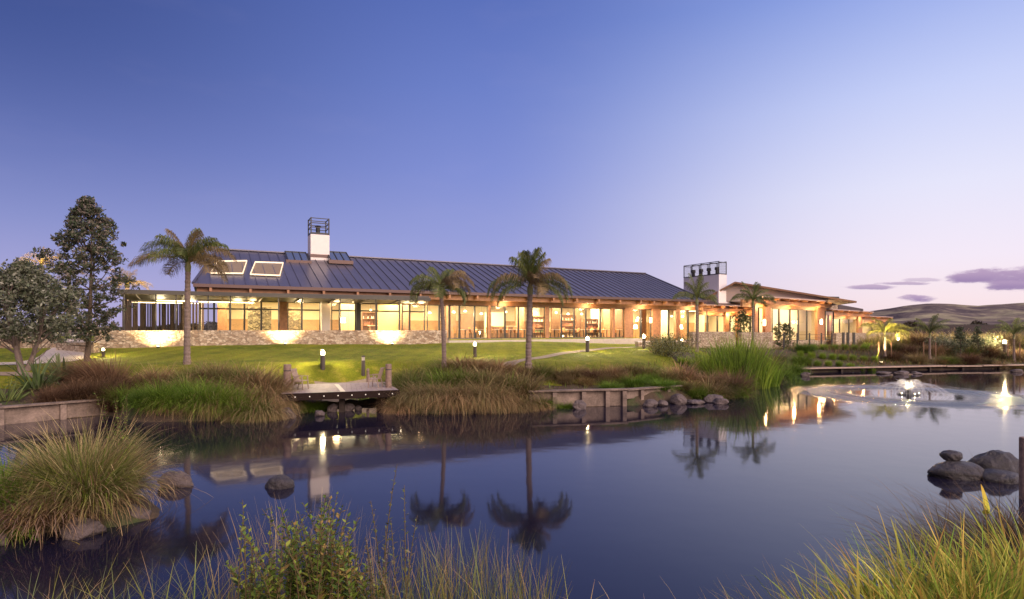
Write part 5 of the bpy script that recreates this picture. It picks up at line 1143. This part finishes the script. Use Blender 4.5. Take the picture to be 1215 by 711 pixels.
for k, (px, Y, v, s, lab) in enumerate(((915, 26.5, 'dark', .9, 'dark sedge between the reed stand and the narrow reeds'), (925, 29, 'green', 1.0, 'dark green clump behind the narrow reeds'), (912, 30, 'mixed', 1.0, 'olive clump behind the reed stand'), (950, 30.5, 'green', .85, 'dark green clump behind the start of the edging'), (938, 32, 'green', 1.1, 'large dark green clump below the terrace rail'), (962, 28, 'dark', .7, 'dark sedge at the water under the pale edging'), (985, 28.4, 'dark', .85, 'dark rounded sedge hanging over the pale edging'), (955, 33.5, 'green', 1.0, 'green clump right below the terrace rail'), (900, 32, 'mixed', 1.0, 'olive clump at the foot of the right slim palm'), (922, 34, 'mixed', .9, 'olive clump below the ragged young trees'),
         (1000, 29.0, 'dark', .6, 'low dark sedge hanging before the edging, left of the bright clump'), (1070, 29.6, 'dark', .6, 'low dark sedge hanging before the edging, right of the bright clump'), (1098, 30.0, 'mixed', .6, 'olive sedge hanging before the edging below the unlit palm'), (1175, 31.0, 'mixed', .6, 'olive sedge hanging before the right piece of edging'),
         (1043, 28.6, 'green', .95, 'bright green clump standing before the long pale edging'), (1133, 28.4, 'dark', .95, 'dark low sedge over the edging, left one of three'), (1146, 28.2, 'dark', 1.0, 'dark low sedge over the edging, middle one of three'), (1159, 28.4, 'dark', .9, 'dark low sedge over the edging, right one of three'), (1190, 30.2, 'green', .6, 'low green clump before the edging at the right edge'), (1208, 30.5, 'green', .6, 'low green clump before the edging, last at the right edge'))):
    T(v, px, Y, lab, s)
# rows of round green shrubs above the far edging
i = 0
rows = ((30.4, (958, 970, 983, 996, 1009, 1022, 1034), 1.1, 'front'), (32.4, (950, 963, 976, 988, 1000, 1012, 1025, 1038), 1.2, 'middle'), (35.2, (966, 978, 990, 1002, 1014, 1026), 1.3, 'back'))
for Y, cols_, s, rw in rows:
    for j, px in enumerate(cols_): T('puff', px, Y, 'round green shrub in the %s row above the pale edging, %s from the left' % (rw, rl[j]), s * .60, sz=s * 1.0)
T('puff', 1030, 44, 'yellow-lit shrub by the small lamps at the garden wall', 1.2)
# mixed planting at the far right
rr = random.Random(8)
sorts = [('red', 'reddish'), ('olive', 'olive'), ('dark', 'dark brown'), ('mixed', 'green-brown'), ('brown', 'tan-brown')]
marks = [(1062, 'right of the glowing palm'), (1078, 'between the glowing palm and the unlit palm'), (1092, 'just left of the unlit palm'), (1112, 'just right of the unlit palm'), (1126, 'left of the conifers'), (1150, 'between the conifers'), (1172, 'right of the conifers'), (1188, 'left of the small palm at the right edge'), (1212, 'right of the small palm at the right edge')]
for j, (Y, rw) in enumerate(((32.6, 'front'), (34.6, 'second'), (37.5, 'third'))):
    for k, (px, w_) in enumerate(marks):
        v, cn_ = sorts[(k * 2 + j * 3) % 5]; T(v, px + rr.uniform(-4, 4), Y + rr.uniform(-.3, .3), '%s sedge in the %s row %s' % (cn_, rw, w_), .80 + .14 * j)
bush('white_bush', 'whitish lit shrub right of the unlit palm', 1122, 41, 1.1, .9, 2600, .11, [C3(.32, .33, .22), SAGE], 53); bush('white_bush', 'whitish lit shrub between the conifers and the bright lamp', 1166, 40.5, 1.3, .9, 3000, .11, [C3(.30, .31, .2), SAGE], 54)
def meadow(name, label, x0, x1, y0, y1, n, hgt, seed, roots, tips, width=.03, mask=None, lean=.5, segs=3):
    r = np.random.RandomState(seed); X = x0 + (x1 - x0) * r.rand(n); Y = y0 + (y1 - y0) * r.rand(n)
    if mask is not None: k = mask(X, Y); X, Y = X[k], Y[k]
    Z = height(X, Y) - .02; v, f, c = blades(len(X), seed + 500, .01, hgt, .5, lean, .8, width, segs, roots, tips, inner=1.0); m = 2 * (segs + 1)
    v = v.reshape(-1, m, 3) + np.stack([X, Y, Z], 1)[:, None]; return tag(np_mesh(name, v, f, c, M_BLADE), label, 'grass', None, 'stuff')
meadow('tall_grass', 'pale lit tall meadow grass before the dark fence', gx(1062, 44), 48, 42, 56, 26000, 1.15, 5, (OLV, YEL * .6), (TANL, YEL, TANL * 1.2), .05)
meadow('ground_cover', 'low mixed ground cover along the planted banks', -26, 34, 15, 45, 60000, .28, 6, (OLV, GRN, BRN), (TAN, OLV, GRN), .022, lambda X, Y: (sdf(X, Y) > .15) & ((sdf(X, Y) < 3.2) | (X > 10)) & ((X < 12) | (Y > 22)) & ~((np.hypot(X + 5.2, Y - 20) < 2.6)))
meadow('ground_cover', 'reddish low ground cover on the far right bank', gx(945, 34), 42, 33, 50, 30000, .42, 16, (RED, BRN, OLV), (REDL * 1.3, TAN, OLV, GRN), .03, lambda X, Y: (sdf(X, Y) > .3) & (X > gx(1030, 34)))
meadow('lawn_grass', 'short blades of the mown lawn', -30, 12, 19, 46, 130000, .07, 7, (GRN, GRNL), (GRNL, LIME * .9), .016, lambda X, Y: LB(X, Y) & (sdf(X, Y) > 2.2) & (Y < 33 + .46 * (X + 22)), segs=2)

# ---- islet at the left
r = np.random.RandomState(4)
def clump(name, label, x, y, parts, cat='tussock', group=None):
    v, f, c = join(*[blades(**p) for p in parts]); return tag(np_mesh(name, v, f, c, M_BLADE, None, (x, y, hz(x, y) - .03)), label, cat, group)
clump('big_tussock', 'big pale-tipped tussock filling the middle of the grassy islet', -5.6, 7.7, [dict(n=3000, seed=1, rad=.40, hgt=.88, hvar=.45, lean=.55, droop=1.0, width=.010, segs=6, roots=(GRN, OLV, GRN * .7), tips=(TANL, TANL * 1.15, TAN, OLV)),
       dict(n=1500, seed=2, rad=.62, hgt=.85, lean=1.2, droop=1.7, width=.010, segs=6, roots=(BRN, OLV), tips=(TAN, TANL, C3(.25, .15, .12)))])
clump('big_tussock', 'rounded tussock with brown skirt at the right side of the islet', -5.25, 7.35, [dict(n=2000, seed=3, rad=.28, hgt=.72, lean=.9, droop=1.4, width=.009, segs=6, roots=(GRNL * .8, OLV), tips=(TAN, YEL * .7, TANL)), dict(n=900, seed=33, rad=.4, hgt=.7, lean=1.2, droop=1.9, width=.009, segs=6, roots=(BRN,), tips=(REDL, TAN))])
clump('green_weed', 'leafy green weed patch at the left end of the islet', -6.35, 7.35, [dict(n=2400, seed=5, rad=.55, hgt=.62, lean=.9, droop=1.2, width=.016, segs=5, roots=(GRN, GRNL), tips=(GRNL, LIME * .8, GRN))])
clump('green_weed', 'lower green weed patch at the left picture edge of the islet', -6.1, 6.95, [dict(n=1500, seed=6, rad=.4, hgt=.5, lean=1.0, droop=1.3, width=.015, segs=5, roots=(GRN, GRNL * .8), tips=(GRNL, GRN))])
clump('dry_tussock', 'small dry purplish tussock in the front of the islet', -5.6, 7.05, [dict(n=1500, seed=7, rad=.4, hgt=.6, lean=1.1, droop=1.6, width=.009, segs=6, roots=(BRN, RED), tips=(C3(.26, .18, .17), TAN))])
clump('dry_tussock', 'orange-brown low tussock over the right islet rock', -4.85, 7.0, [dict(n=900, seed=8, rad=.26, hgt=.5, lean=1.1, droop=1.5, width=.009, segs=6, roots=(GRNL * .7, REDL), tips=(C3(.34, .17, .08), YEL * .6))])
def leafy_sprig(t, r, x, y, h, lean_, nleaf, ls, cols, z0=0.0, stemr=.004):
    a = r.rand() * 6.28; pts = [np.array((x + lean_ * math.cos(a) * f * f * h, y + lean_ * math.sin(a) * f * f * h, z0 + h * f)) for f in np.linspace(0, 1, 7)]
    P = []; D = []
    for k in range(nleaf):
        f = .12 + .88 * k / nleaf; i = min(int(f * 6), 5); p = pts[i] + (pts[i + 1] - pts[i]) * (f * 6 - i); b = 2.4 * k + r.rand(); d = np.array((math.cos(b), math.sin(b), .55 + .5 * r.rand())); d /= np.linalg.norm(d); P.append(p); D.append(d)
    P = np.array(P); D = np.array(D); n = nleaf; L = ls * (.6 + .6 * r.rand(n)) * (1 - .45 * np.linspace(0, 1, n)); e = np.cross(D, (0, 0, 1)); e /= np.linalg.norm(e, axis=1)[:, None]
    L = L[:, None]; up_ = np.cross(e, D)
    V = np.stack([P, P + D * L * .45 + e * L * .27 + up_ * L * .06, P + D * L - up_ * L * .12, P + D * L * .45 - e * L * .27 + up_ * L * .06], 1)
    c = np.array(cols)[r.randint(len(cols), size=n)] * (.65 + .7 * r.rand(n))[:, None]
    return pts, (V.reshape(-1, 3), np.arange(4 * n).reshape(-1, 4), np.repeat(c, 4, 0))
def leafy_shrub(name, label, sprigs, seed, ls, cols, cat='shrub', stem=(.10, .07, .03)):
    """sprigs: (x, y, z0, height, lean, leaves)"""
    r = np.random.RandomState(seed); x0, y0 = sprigs[0][0], sprigs[0][1]; t = thing(name, label, cat, (x0, y0, sprigs[0][2])); parts = []; m = MB()
    for (x, y, z, h, ln, nl) in sprigs:
        pts, q = leafy_sprig(t, r, x - x0, y - y0, h, ln, nl, ls, cols, z - sprigs[0][2]); parts.append(q); m.tube([tuple(p) for p in pts], [.006 * (1 - .7 * k / 6) for k in range(7)], 5, False)
    m.build('stem', material('twig', stem, .8), t); v, f, c = join(*parts); np_mesh('foliage', v, f, c, M_LEAF, t)
rs = random.Random(12)
leafy_shrub('leafy_shrub', 'tall thin green weed rising out of the islet tussock', [(gx(148, 7.9) + rs.uniform(-.22, .22), 7.9, .2, rs.uniform(.9, 1.45), .15, 26) for k in range(12)], 2, .07, [LIME * .8, GRNL])
cols_ = [C3(.20, .27, .035), C3(.14, .21, .03), C3(.26, .30, .05), C3(.09, .15, .03), C3(.30, .20, .06)]
sg = []
for k in range(80):
    u_ = rs.gauss(0, 1); px = 372 + u_ * 34; Y = rs.uniform(3.6, 4.1); top = 576 + abs(u_) * 30 + rs.uniform(0, 70); sg.append((gx(px, Y), Y, .45, EYE - (top - HY) / F * Y - .45, rs.uniform(.05, .4), rs.randint(30, 44)))
leafy_shrub('leafy_shrub', 'bright leafy green shrub at the bottom of the picture in front of the pond', sg, 3, .072, cols_)
leafy_shrub('leafy_shrub', 'tall sparse pale sprig shrub right of the bright leafy one', [(gx(462, 3.9) + rs.uniform(-.16, .16), 3.9 + rs.uniform(-.1, .1), .4, h, .1, 34) for h in (1.12, .95, .8, .7, .85, .6, .75, .66)], 4, .055, [SAGE, C3(.14, .17, .06), C3(.24, .2, .12)])
leafy_shrub('leafy_shrub', 'few yellow-green sprigs left of the bright leafy shrub', [(gx(px, 3.9), 3.9, .4, h, .08, 26) for px, h in ((282, .78), (292, .9), (305, .72), (318, .82), (296, .6))], 5, .065, [C3(.30, .34, .05), C3(.2, .26, .04)])
# foreground grasses: seed stalks and blades
def stalks(name, label, pa, pb, Ya, Yb, n, ptop, pvar, seed, roots, tips, width=.006, lean=.18, droop=.35, kind='stuff', env=None, cat='grass'):
    r = np.random.RandomState(seed); px = pa + (pb - pa) * r.rand(n); Y = Ya + (Yb - Ya) * r.rand(n)
    if env is None: top = ptop + np.abs(r.randn(n)) * pvar
    else: top = np.interp(px, *env) + np.abs(r.randn(n)) * pvar
    X = (px - HX) / F * Y; z0 = height(X, Y) - .02; zt = EYE - (top - HY) / F * Y; h = (zt - z0).clip(.12, 1.6)
    v, f, c = blades(n, seed + 500, .005, 1.0, .0, lean, droop, width, 6, roots, tips, inner=1.0, tipstart=.3)
    v = v.reshape(n, -1, 3) * h[:, None, None] * (1, 1, 1); base = v[:, :1].copy(); w_ = (v[:, 1::2] - v[:, ::2]); mid = (v[:, 1::2] + v[:, ::2]) / 2
    w_ = w_ / h[:, None, None]; v[:, ::2] = mid - w_ / 2; v[:, 1::2] = mid + w_ / 2
    v = v + np.stack([X, Y, z0], 1)[:, None]; return tag(np_mesh(name, v.reshape(-1, 3), f, c, M_BLADE), label, cat, None, kind)
stalks('tall_grass', 'thin upright pale green grasses along the bottom, right of the leafy shrub', 440, 655, 3.7, 4.7, 620, 600, 34, 11, (OLV, GRN * .8), (SAGE, TAN, YEL * .5), .0048, .2, .35, env=([440, 470, 500, 540, 580, 620, 660], [664, 640, 628, 616, 622, 640, 668]))
stalks('tall_grass', 'fine purplish seed grasses behind the leafy shrub', 260, 460, 4.3, 5.0, 420, 575, 40, 12, (OLV, BRN), (C3(.26, .2, .2), TAN, TANL), .005, .18, .4, env=([260, 330, 350, 400, 460], [625, 578, 575, 590, 640]))
stalks('tall_grass', 'sparse bent grasses at the bottom left corner', 0, 290, 3.8, 4.6, 420, 650, 26, 13, (OLV, GRN), (SAGE, YEL * .6, TAN), .0055, .6, .7, env=([0, 120, 220, 290], [672, 655, 636, 640]))
stalks('tall_grass', 'few arching dry grass stems at the bottom centre', 700, 900, 3.7, 4.2, 46, 665, 22, 14, (TAN * .7,), (TANL, C3(.3, .2, .2)), .006, .9, 1.2)
stalks('tall_grass', 'lone long blades right of the upright grasses', 610, 700, 3.7, 4.2, 16, 640, 26, 15, (GRNL,), (TAN, YEL * .7), .007, .7, .6)
stalks('tall_grass', 'reddish fine grasses leaning over the water at the left of the golden grass', 860, 1010, 3.7, 4.3, 260, 650, 22, 16, (OLV, GRNL * .7), (C3(.30, .17, .12), TAN, YEL * .7), .0065, .75, .7, env=([860, 900, 960, 1010], [704, 684, 655, 640]))
# golden grass bank bottom right: individual tussocks
GT = (YEL * 1.3, C3(.50, .34, .08), C3(.46, .24, .08), GRNL * 1.2, YEL * 1.4, LIME)
for k, (px, Y, top, n, rad, lab) in enumerate(((992, 3.9, 678, 260, .14, 'golden grass tussock at the bottom, first of the right bank'), (1040, 4.0, 660, 480, .18, 'golden grass tussock at the bottom, second of the right bank'), (1085, 4.1, 638, 800, .24, 'golden grass tussock at the bottom, third of the right bank'),
                                          (1135, 4.2, 628, 900, .24, 'tall golden grass tussock at the bottom, fourth of the right bank'), (1185, 4.1, 622, 900, .25, 'tall golden grass tussock at the bottom right corner'), (1150, 3.6, 655, 700, .22, 'lower green-gold tussock nearest the bottom edge at the right'), (1060, 3.5, 680, 600, .2, 'lower green-gold tussock nearest the bottom edge, left of the corner one'), (1235, 4.6, 606, 800, .28, 'grass tussock cut by the right picture edge'))):
    x = gx(px, Y); z = hz(x, Y) - .03; L = (EYE - (top + 12 - HY) / F * Y - z) * .98
    v, f, c = blades(int(n * .62), 70 + k, rad, L, .35, .5, .9, .015, 7, (GRNL * .8, OLV, GRNL), GT, tipstart=.25, inner=.5); tag(np_mesh('golden_tussock', v, f, c, M_BLADE, None, (x, Y, z)), lab, 'tussock', 'golden grasses on the near bank')
for k, (px, Y, L, n, lab) in enumerate(((1130, 6.3, .95, 1100, 'dark fine rush leaning over the water, left one'), (1185, 6.6, 1.0, 1300, 'dark fine rush leaning over the water, middle one'), (1225, 6.7, .9, 900, 'dark fine rush leaning over the water, right one at the edge'), (1165, 5.8, .75, 900, 'dark fine rush just behind the golden grass'))):
    x = gx(px, Y); z = hz(x, Y) - .03; v, f, c = blades(n, 90 + k, .28, L, .4, 1.25, 1.0, .006, 6, (DRK, BRN * .6), (C3(.14, .09, .08), DRK, BRN), inner=.6, wind=(-.25, 0)); tag(np_mesh('dark_rush', v, f, c, M_BLADE, None, (x, Y, z)), lab, 'rush', 'dark rushes at the near bank')
flax('yellow_flax', 'single yellow strappy leaf plant in front of the right boulders', 1172, 6.9, .25, 6, .34, 9, [C3(.42, .40, .05), C3(.5, .3, .05)], .035, 1.3, .6, .05)

# ---------------------------------------------------------------- lamps
def ground_hit(px, py, Y0=20):
    """where the line of sight through (px, py) meets the ground beyond the pond"""
    Ys = np.linspace(17, 70, 1060); X = (px - HX) / F * Ys; d = height(X, Ys) - (EYE - (py - HY) / F * Ys); k = np.where(d >= 0)[0]
    k = k[0] if len(k) else np.argmin(np.abs(Ys - Y0)); return float(Ys[k]), float(EYE - (py - HY) / F * Ys[k])
M_BOL = material('bollard_bronze', (.07, .055, .05), .5, metal=.3)
def bollard(px, pb, pt, Y, label, e, w=.075, lit=True, z=None):
    Y, z0 = ground_hit(px, pb, Y); h = EYE - (pt - HY) / F * Y - z0
    t = thing('bollard_lamp', label, 'lamp', (gx(px, Y), Y, z0), 0, 'garden bollard lamps')
    MB().lathe([(w, -.15), (w, h * .76)], 16).build('post', M_BOL, t); m = MB()
    m.lathe([(w * .8, h * .762), (w * .8, h * .92)], 16).build('lens', M_LAMP if lit else material('unlit_lens', (.4, .36, .33), .3), t); MB().lathe([(w, h * .922), (w, h * .97), (w * .7, h)], 16).build('cap', M_BOL, t)
    if lit:
        l = point('bollard_glow', (0, 0, h + .06), e, (1, .78, .40), .05, t)
    return t
bollard(383, 438.5, 415.5, 21.6, 'lit bollard on the lawn behind the deck', 260, .085)
bollard(431, 446, 422, 20.9, 'unlit dark bollard beside the right deck chair', 0, .07, False)
bollard(563.5, 424, 406, 24.0, 'lit bollard on the lawn between the two middle palms', 240, .075)
bollard(697, 418, 399, 30.5, 'lit bollard on the lawn right of the tall middle palm', 380, .085)
bollard(764, 414, 397, 37, 'lit bollard at the end of the gravel path', 320, .085)
bollard(122.5, 424, 413.5, 24.0, 'small lit bollard just right of the evergreen trunk', 160, .06)
bollard(1192, 421, 403, 34, 'bright bollard lamp beside the small palm at the right edge', 800, .12)
bollard(1066, 413, 400.5, 42, 'small bollard lamp right of the glowing palm', 260, .08)
bollard(809, 412, 402, 46, 'low bollard lamp by the entrance doors', 120, .08)
def post_lamp(px, pt, Y, z0, label, e):
    t = thing('post_lamp', label, 'lamp', (gx(px, Y), Y, z0)); h = EYE - (pt - HY) / F * Y - z0; MB().box(-.05, .05, -.05, .05, -.2, h - .13).build('post', M_STEEL, t)
    MB().lathe([(.09, h - .127), (.11, h), (.09, h + .09)], 14).build('lens', M_LAMP, t); MB().lathe([(.13, h + .093), (.05, h + .14)], 14).build('cap', M_STEEL, t); point('lamp_glow', (0, -.16, h + .02), e, (1, .78, .42), .08, t)
post_lamp(69.5, 387, 31, 1.5, 'bright post lamp at the end of the wide path between the two trees', 600)
def uplight(px, Y, z, label, e, tx, ty, tz, size=60, col=(1, .76, .36), blend=.5):
    t = thing('ground_uplight', label, 'lamp', (gx(px, Y), Y, z), 0, 'ground uplights'); MB().lathe([(.07, -.05), (.07, .06), (.055, .08)], 12).build('housing', M_STEEL, t); MB().lathe([(.05, .082), (.05, .088)], 12).build('lens', M_LAMP, t)
    l = bpy.data.lights.new('uplight', 'SPOT'); l.energy = e; l.color = col; l.spot_size = R(size); l.spot_blend = blend; l.shadow_soft_size = .03
    o = bpy.data.objects.new('uplight_beam', l); CO.objects.link(o); o.location = (0, 0, .11); o.rotation_euler = Vector((-tx, -ty, -tz)).to_track_quat('Z', 'Y').to_euler(); o.parent = t
for px, lab in ((187.5, 'uplight at the foot of the stone wall left of the palm'), (338.5, 'uplight at the foot of the stone wall behind the lawn bollard'), (465.5, 'uplight at the foot of the stone wall left of the slim palm')):
    uu = U(px, wv - .85); x, y, _ = W(uu, wv - .85); x *= .83; y *= .83; uplight(px, y, hz(x, y) + .02, lab, 1000, -SU * .8, CU * .8, 1, 130, (1, .70, .32), 1.0)
uplight(1046, 36.3, hz(gx(1046, 36.3), 36.3) + .03, 'uplight under the glowing yellow palm', 2200, .1, .15, 1, 95); uplight(1028, 42.5, hz(gx(1028, 42.5), 42.5) + .03, 'small uplight at the garden wall among the round shrubs', 160, 0, .35, 1, 80); uplight(1036, 43.5, hz(gx(1036, 43.5), 43.5) + .03, 'second small uplight at the garden wall, nearer the glowing palm', 160, 0, .35, 1, 80)
uplight(47, 50.6, hz(gx(47, 50.6), 50.6) + .05, 'uplight under the golden palm behind the left tree', 9000, .0, .14, 1, 50); uplight(151, 49, hz(gx(151, 49), 49) + .05, 'uplight under the golden palm behind the veranda', 6000, .0, .14, 1, 50)
for px, py, lab in ((907, 383, 'left column of the tall wing pavilion'), (974.5, 382, 'right column of the tall wing pavilion'), (772, 380, 'wide timber column by the entrance')):
    Y = {907: 42.9, 974.5: 49.4, 772: 46.6}[px]; t = thing('wall_lamp', 'glowing wall lamp on the ' + lab, 'lamp', (gx(px, Y), Y, EYE - (py - HY) / F * Y)); MB().lathe([(.09, -.2), (.09, .2)], 10).build('lamp_shade', emis_mat('bright_shade', (1, .84, .55), 12), t)
    MB().box(-.04, .04, .1, .5, -.03, .03).build('bracket', M_STEEL, t); point('wall_glow', (0, -.35, 0), 90, (1, .72, .36), .1, t)

# ---------------------------------------------------------------- fountain
def fountain():
    t = thing('fountain', 'floating lit pond fountain throwing a wide low spray', 'fountain', (FTX, FTY, 0))
    MB().lathe([(.30, -.05), (.38, .0), (.36, .05), (.12, .08), (.08, .16)], 20).build('float', M_STEEL, t, smooth=False)
    MB().lathe([(.06, .163), (.06, .2)], 12).build('nozzle', M_STEEL, t)
    m = bpy.data.materials.new('falling_water'); m.use_nodes = True; b = NB(m.node_tree); p = m.node_tree.nodes['Principled BSDF']; o = m.node_tree.nodes['Material Output']
    p.inputs['Base Color'].default_value = (.85, .85, .88, 1); p.inputs['Roughness'].default_value = .4
    tr = b.n('ShaderNodeBsdfTransparent'); tl = b.n('ShaderNodeBsdfTranslucent'); tl.inputs[0].default_value = (.9, .9, .92, 1); mx = b.n('ShaderNodeMixShader'); mx.inputs[0].default_value = .5; b.link(p.outputs[0], mx.inputs[1]); b.link(tl.outputs[0], mx.inputs[2])
    m2 = b.n('ShaderNodeMixShader'); m2.inputs[0].default_value = .3; b.link(tr.outputs[0], m2.inputs[1]); b.link(mx.outputs[0], m2.inputs[2]); b.link(m2.outputs[0], o.inputs[0])
    s = MB(); r = random.Random(2)
    for ring_, n, R0, H0 in ((0, 16, 3.0, .20), (1, 70, 1.3, .30), (2, 70, .55, .42)):
        for k in range(n):
            a = 6.283 * k / n + r.uniform(-.05, .05); rr2 = R0 * r.uniform(.88, 1.1); h = H0 * r.uniform(.85, 1.12)
            s.tube([(rr2 * f * math.cos(a), rr2 * f * math.sin(a), .2 + (4 * h * f * (1 - f)) - .2 * f) for f in np.linspace(0, 1, 11)], [(.0022 if ring_ == 0 else .0045)] * 11, 4, False)
    s.build('spray', m, t)
    d = MB()
    for k in range(300):
        a = r.random() * 6.283; q = r.random() ** .7 * 3.3; z = max(.03, .2 + 2.2 * (q / 3.3) * (1 - q / 3.3) * r.uniform(.2, 1.25)); x, y = q * math.cos(a), q * math.sin(a); w_ = r.uniform(.005, .011)
        d.add([(x - w_, y, z), (x + w_, y, z), (x, y + w_, z), (x, y, z + w_ * 1.5)], [(0, 1, 3), (1, 2, 3), (2, 0, 3), (0, 2, 1)])
    o = d.build('droplets', m, t); o['kind'] = 'stuff'
    c = MB()
    for k in range(26):
        a = 6.283 * k / 26; c.tube([(.07 * math.cos(a), .07 * math.sin(a), .18), (.2 * math.cos(a), .2 * math.sin(a), .36 + .1 * math.sin(k * 2.2)), (.42 * math.cos(a), .42 * math.sin(a), .45 + .12 * math.sin(k * 2.2))], [.018, .014, .004], 5, False)
    c.build('water_jet', m, t)
    point('fountain_lamp', (0, 0, .34), 34, (1, .80, .42), .035, t)
    for k in range(3):
        a = R(200 + 70 * k); MB().lathe([(.012, .06), (.014, .075)], 10, .34 * math.cos(a), .34 * math.sin(a)).build('lens', M_LAMP, t)
fountain()

# ---------------------------------------------------------------- far houses on the foot of the hills
for k, (px, py, lab) in enumerate(((1088, 386, 'far small house with lit windows above the dark trees'), (1129, 386, 'far small house with one lamp over the middle of the fence'), (1168, 387, 'far small house with a lamp right of the dark tree top'))):
    Y = 620; z = EYE - (388.5 - HY) / F * Y; t = thing('house', lab, 'house', (gx(px, Y), Y, 0), .1 * k)
    MB().box(-6, 6, 0, 7, -3, z + .5).build('wall', M_CREAM, t); MB().add([(-6.6, -.6, z + .5), (6.6, -.6, z + .5), (6.6, 7.6, z + .5), (-6.6, 7.6, z + .5), (-6.6, 3.5, z + 2.6), (6.6, 3.5, z + 2.6)], [(0, 1, 5, 4), (2, 3, 4, 5), (0, 4, 3), (1, 2, 5), (0, 3, 2, 1)]).build('roof', M_STEEL, t)
    for q in (-3, 2.5): MB().box(q - .6, q + .6, -.05, -.01, z - 1.2, z - .1).build('window', emis_mat('far_window', (1, .85, .6), 6), t)
def hedge_line(label, x0, x1, Y, h, n, seed):
    r = np.random.RandomState(seed); X = x0 + (x1 - x0) * r.rand(n); hh = h * (.55 + .45 * vnoise(X, X * 0, .05, seed)); P = np.stack([X, Y + r.randn(n) * 6, (r.rand(n) ** .7) * hh.clip(.5)], 1); P[:, 2] += height(P[:, 0], P[:, 1])
    v, f, c = leafquads(P, 1.6, r, [C3(.045, .04, .03), C3(.06, .055, .04)]); tag(np_mesh('treeline', v, f, c, M_LEAF), label, 'trees', None, 'stuff')
hedge_line('dark far tree line beyond the fence under the hills', 40, 420, 230, 3.4, 9000, 3)
hedge_line('dark far tree line behind the left of the clubhouse', -330, 30, 190, 4.5, 12000, 4)
print('objects', len(bpy.data.objects), 'verts', sum(len(m.vertices) for m in bpy.data.meshes))
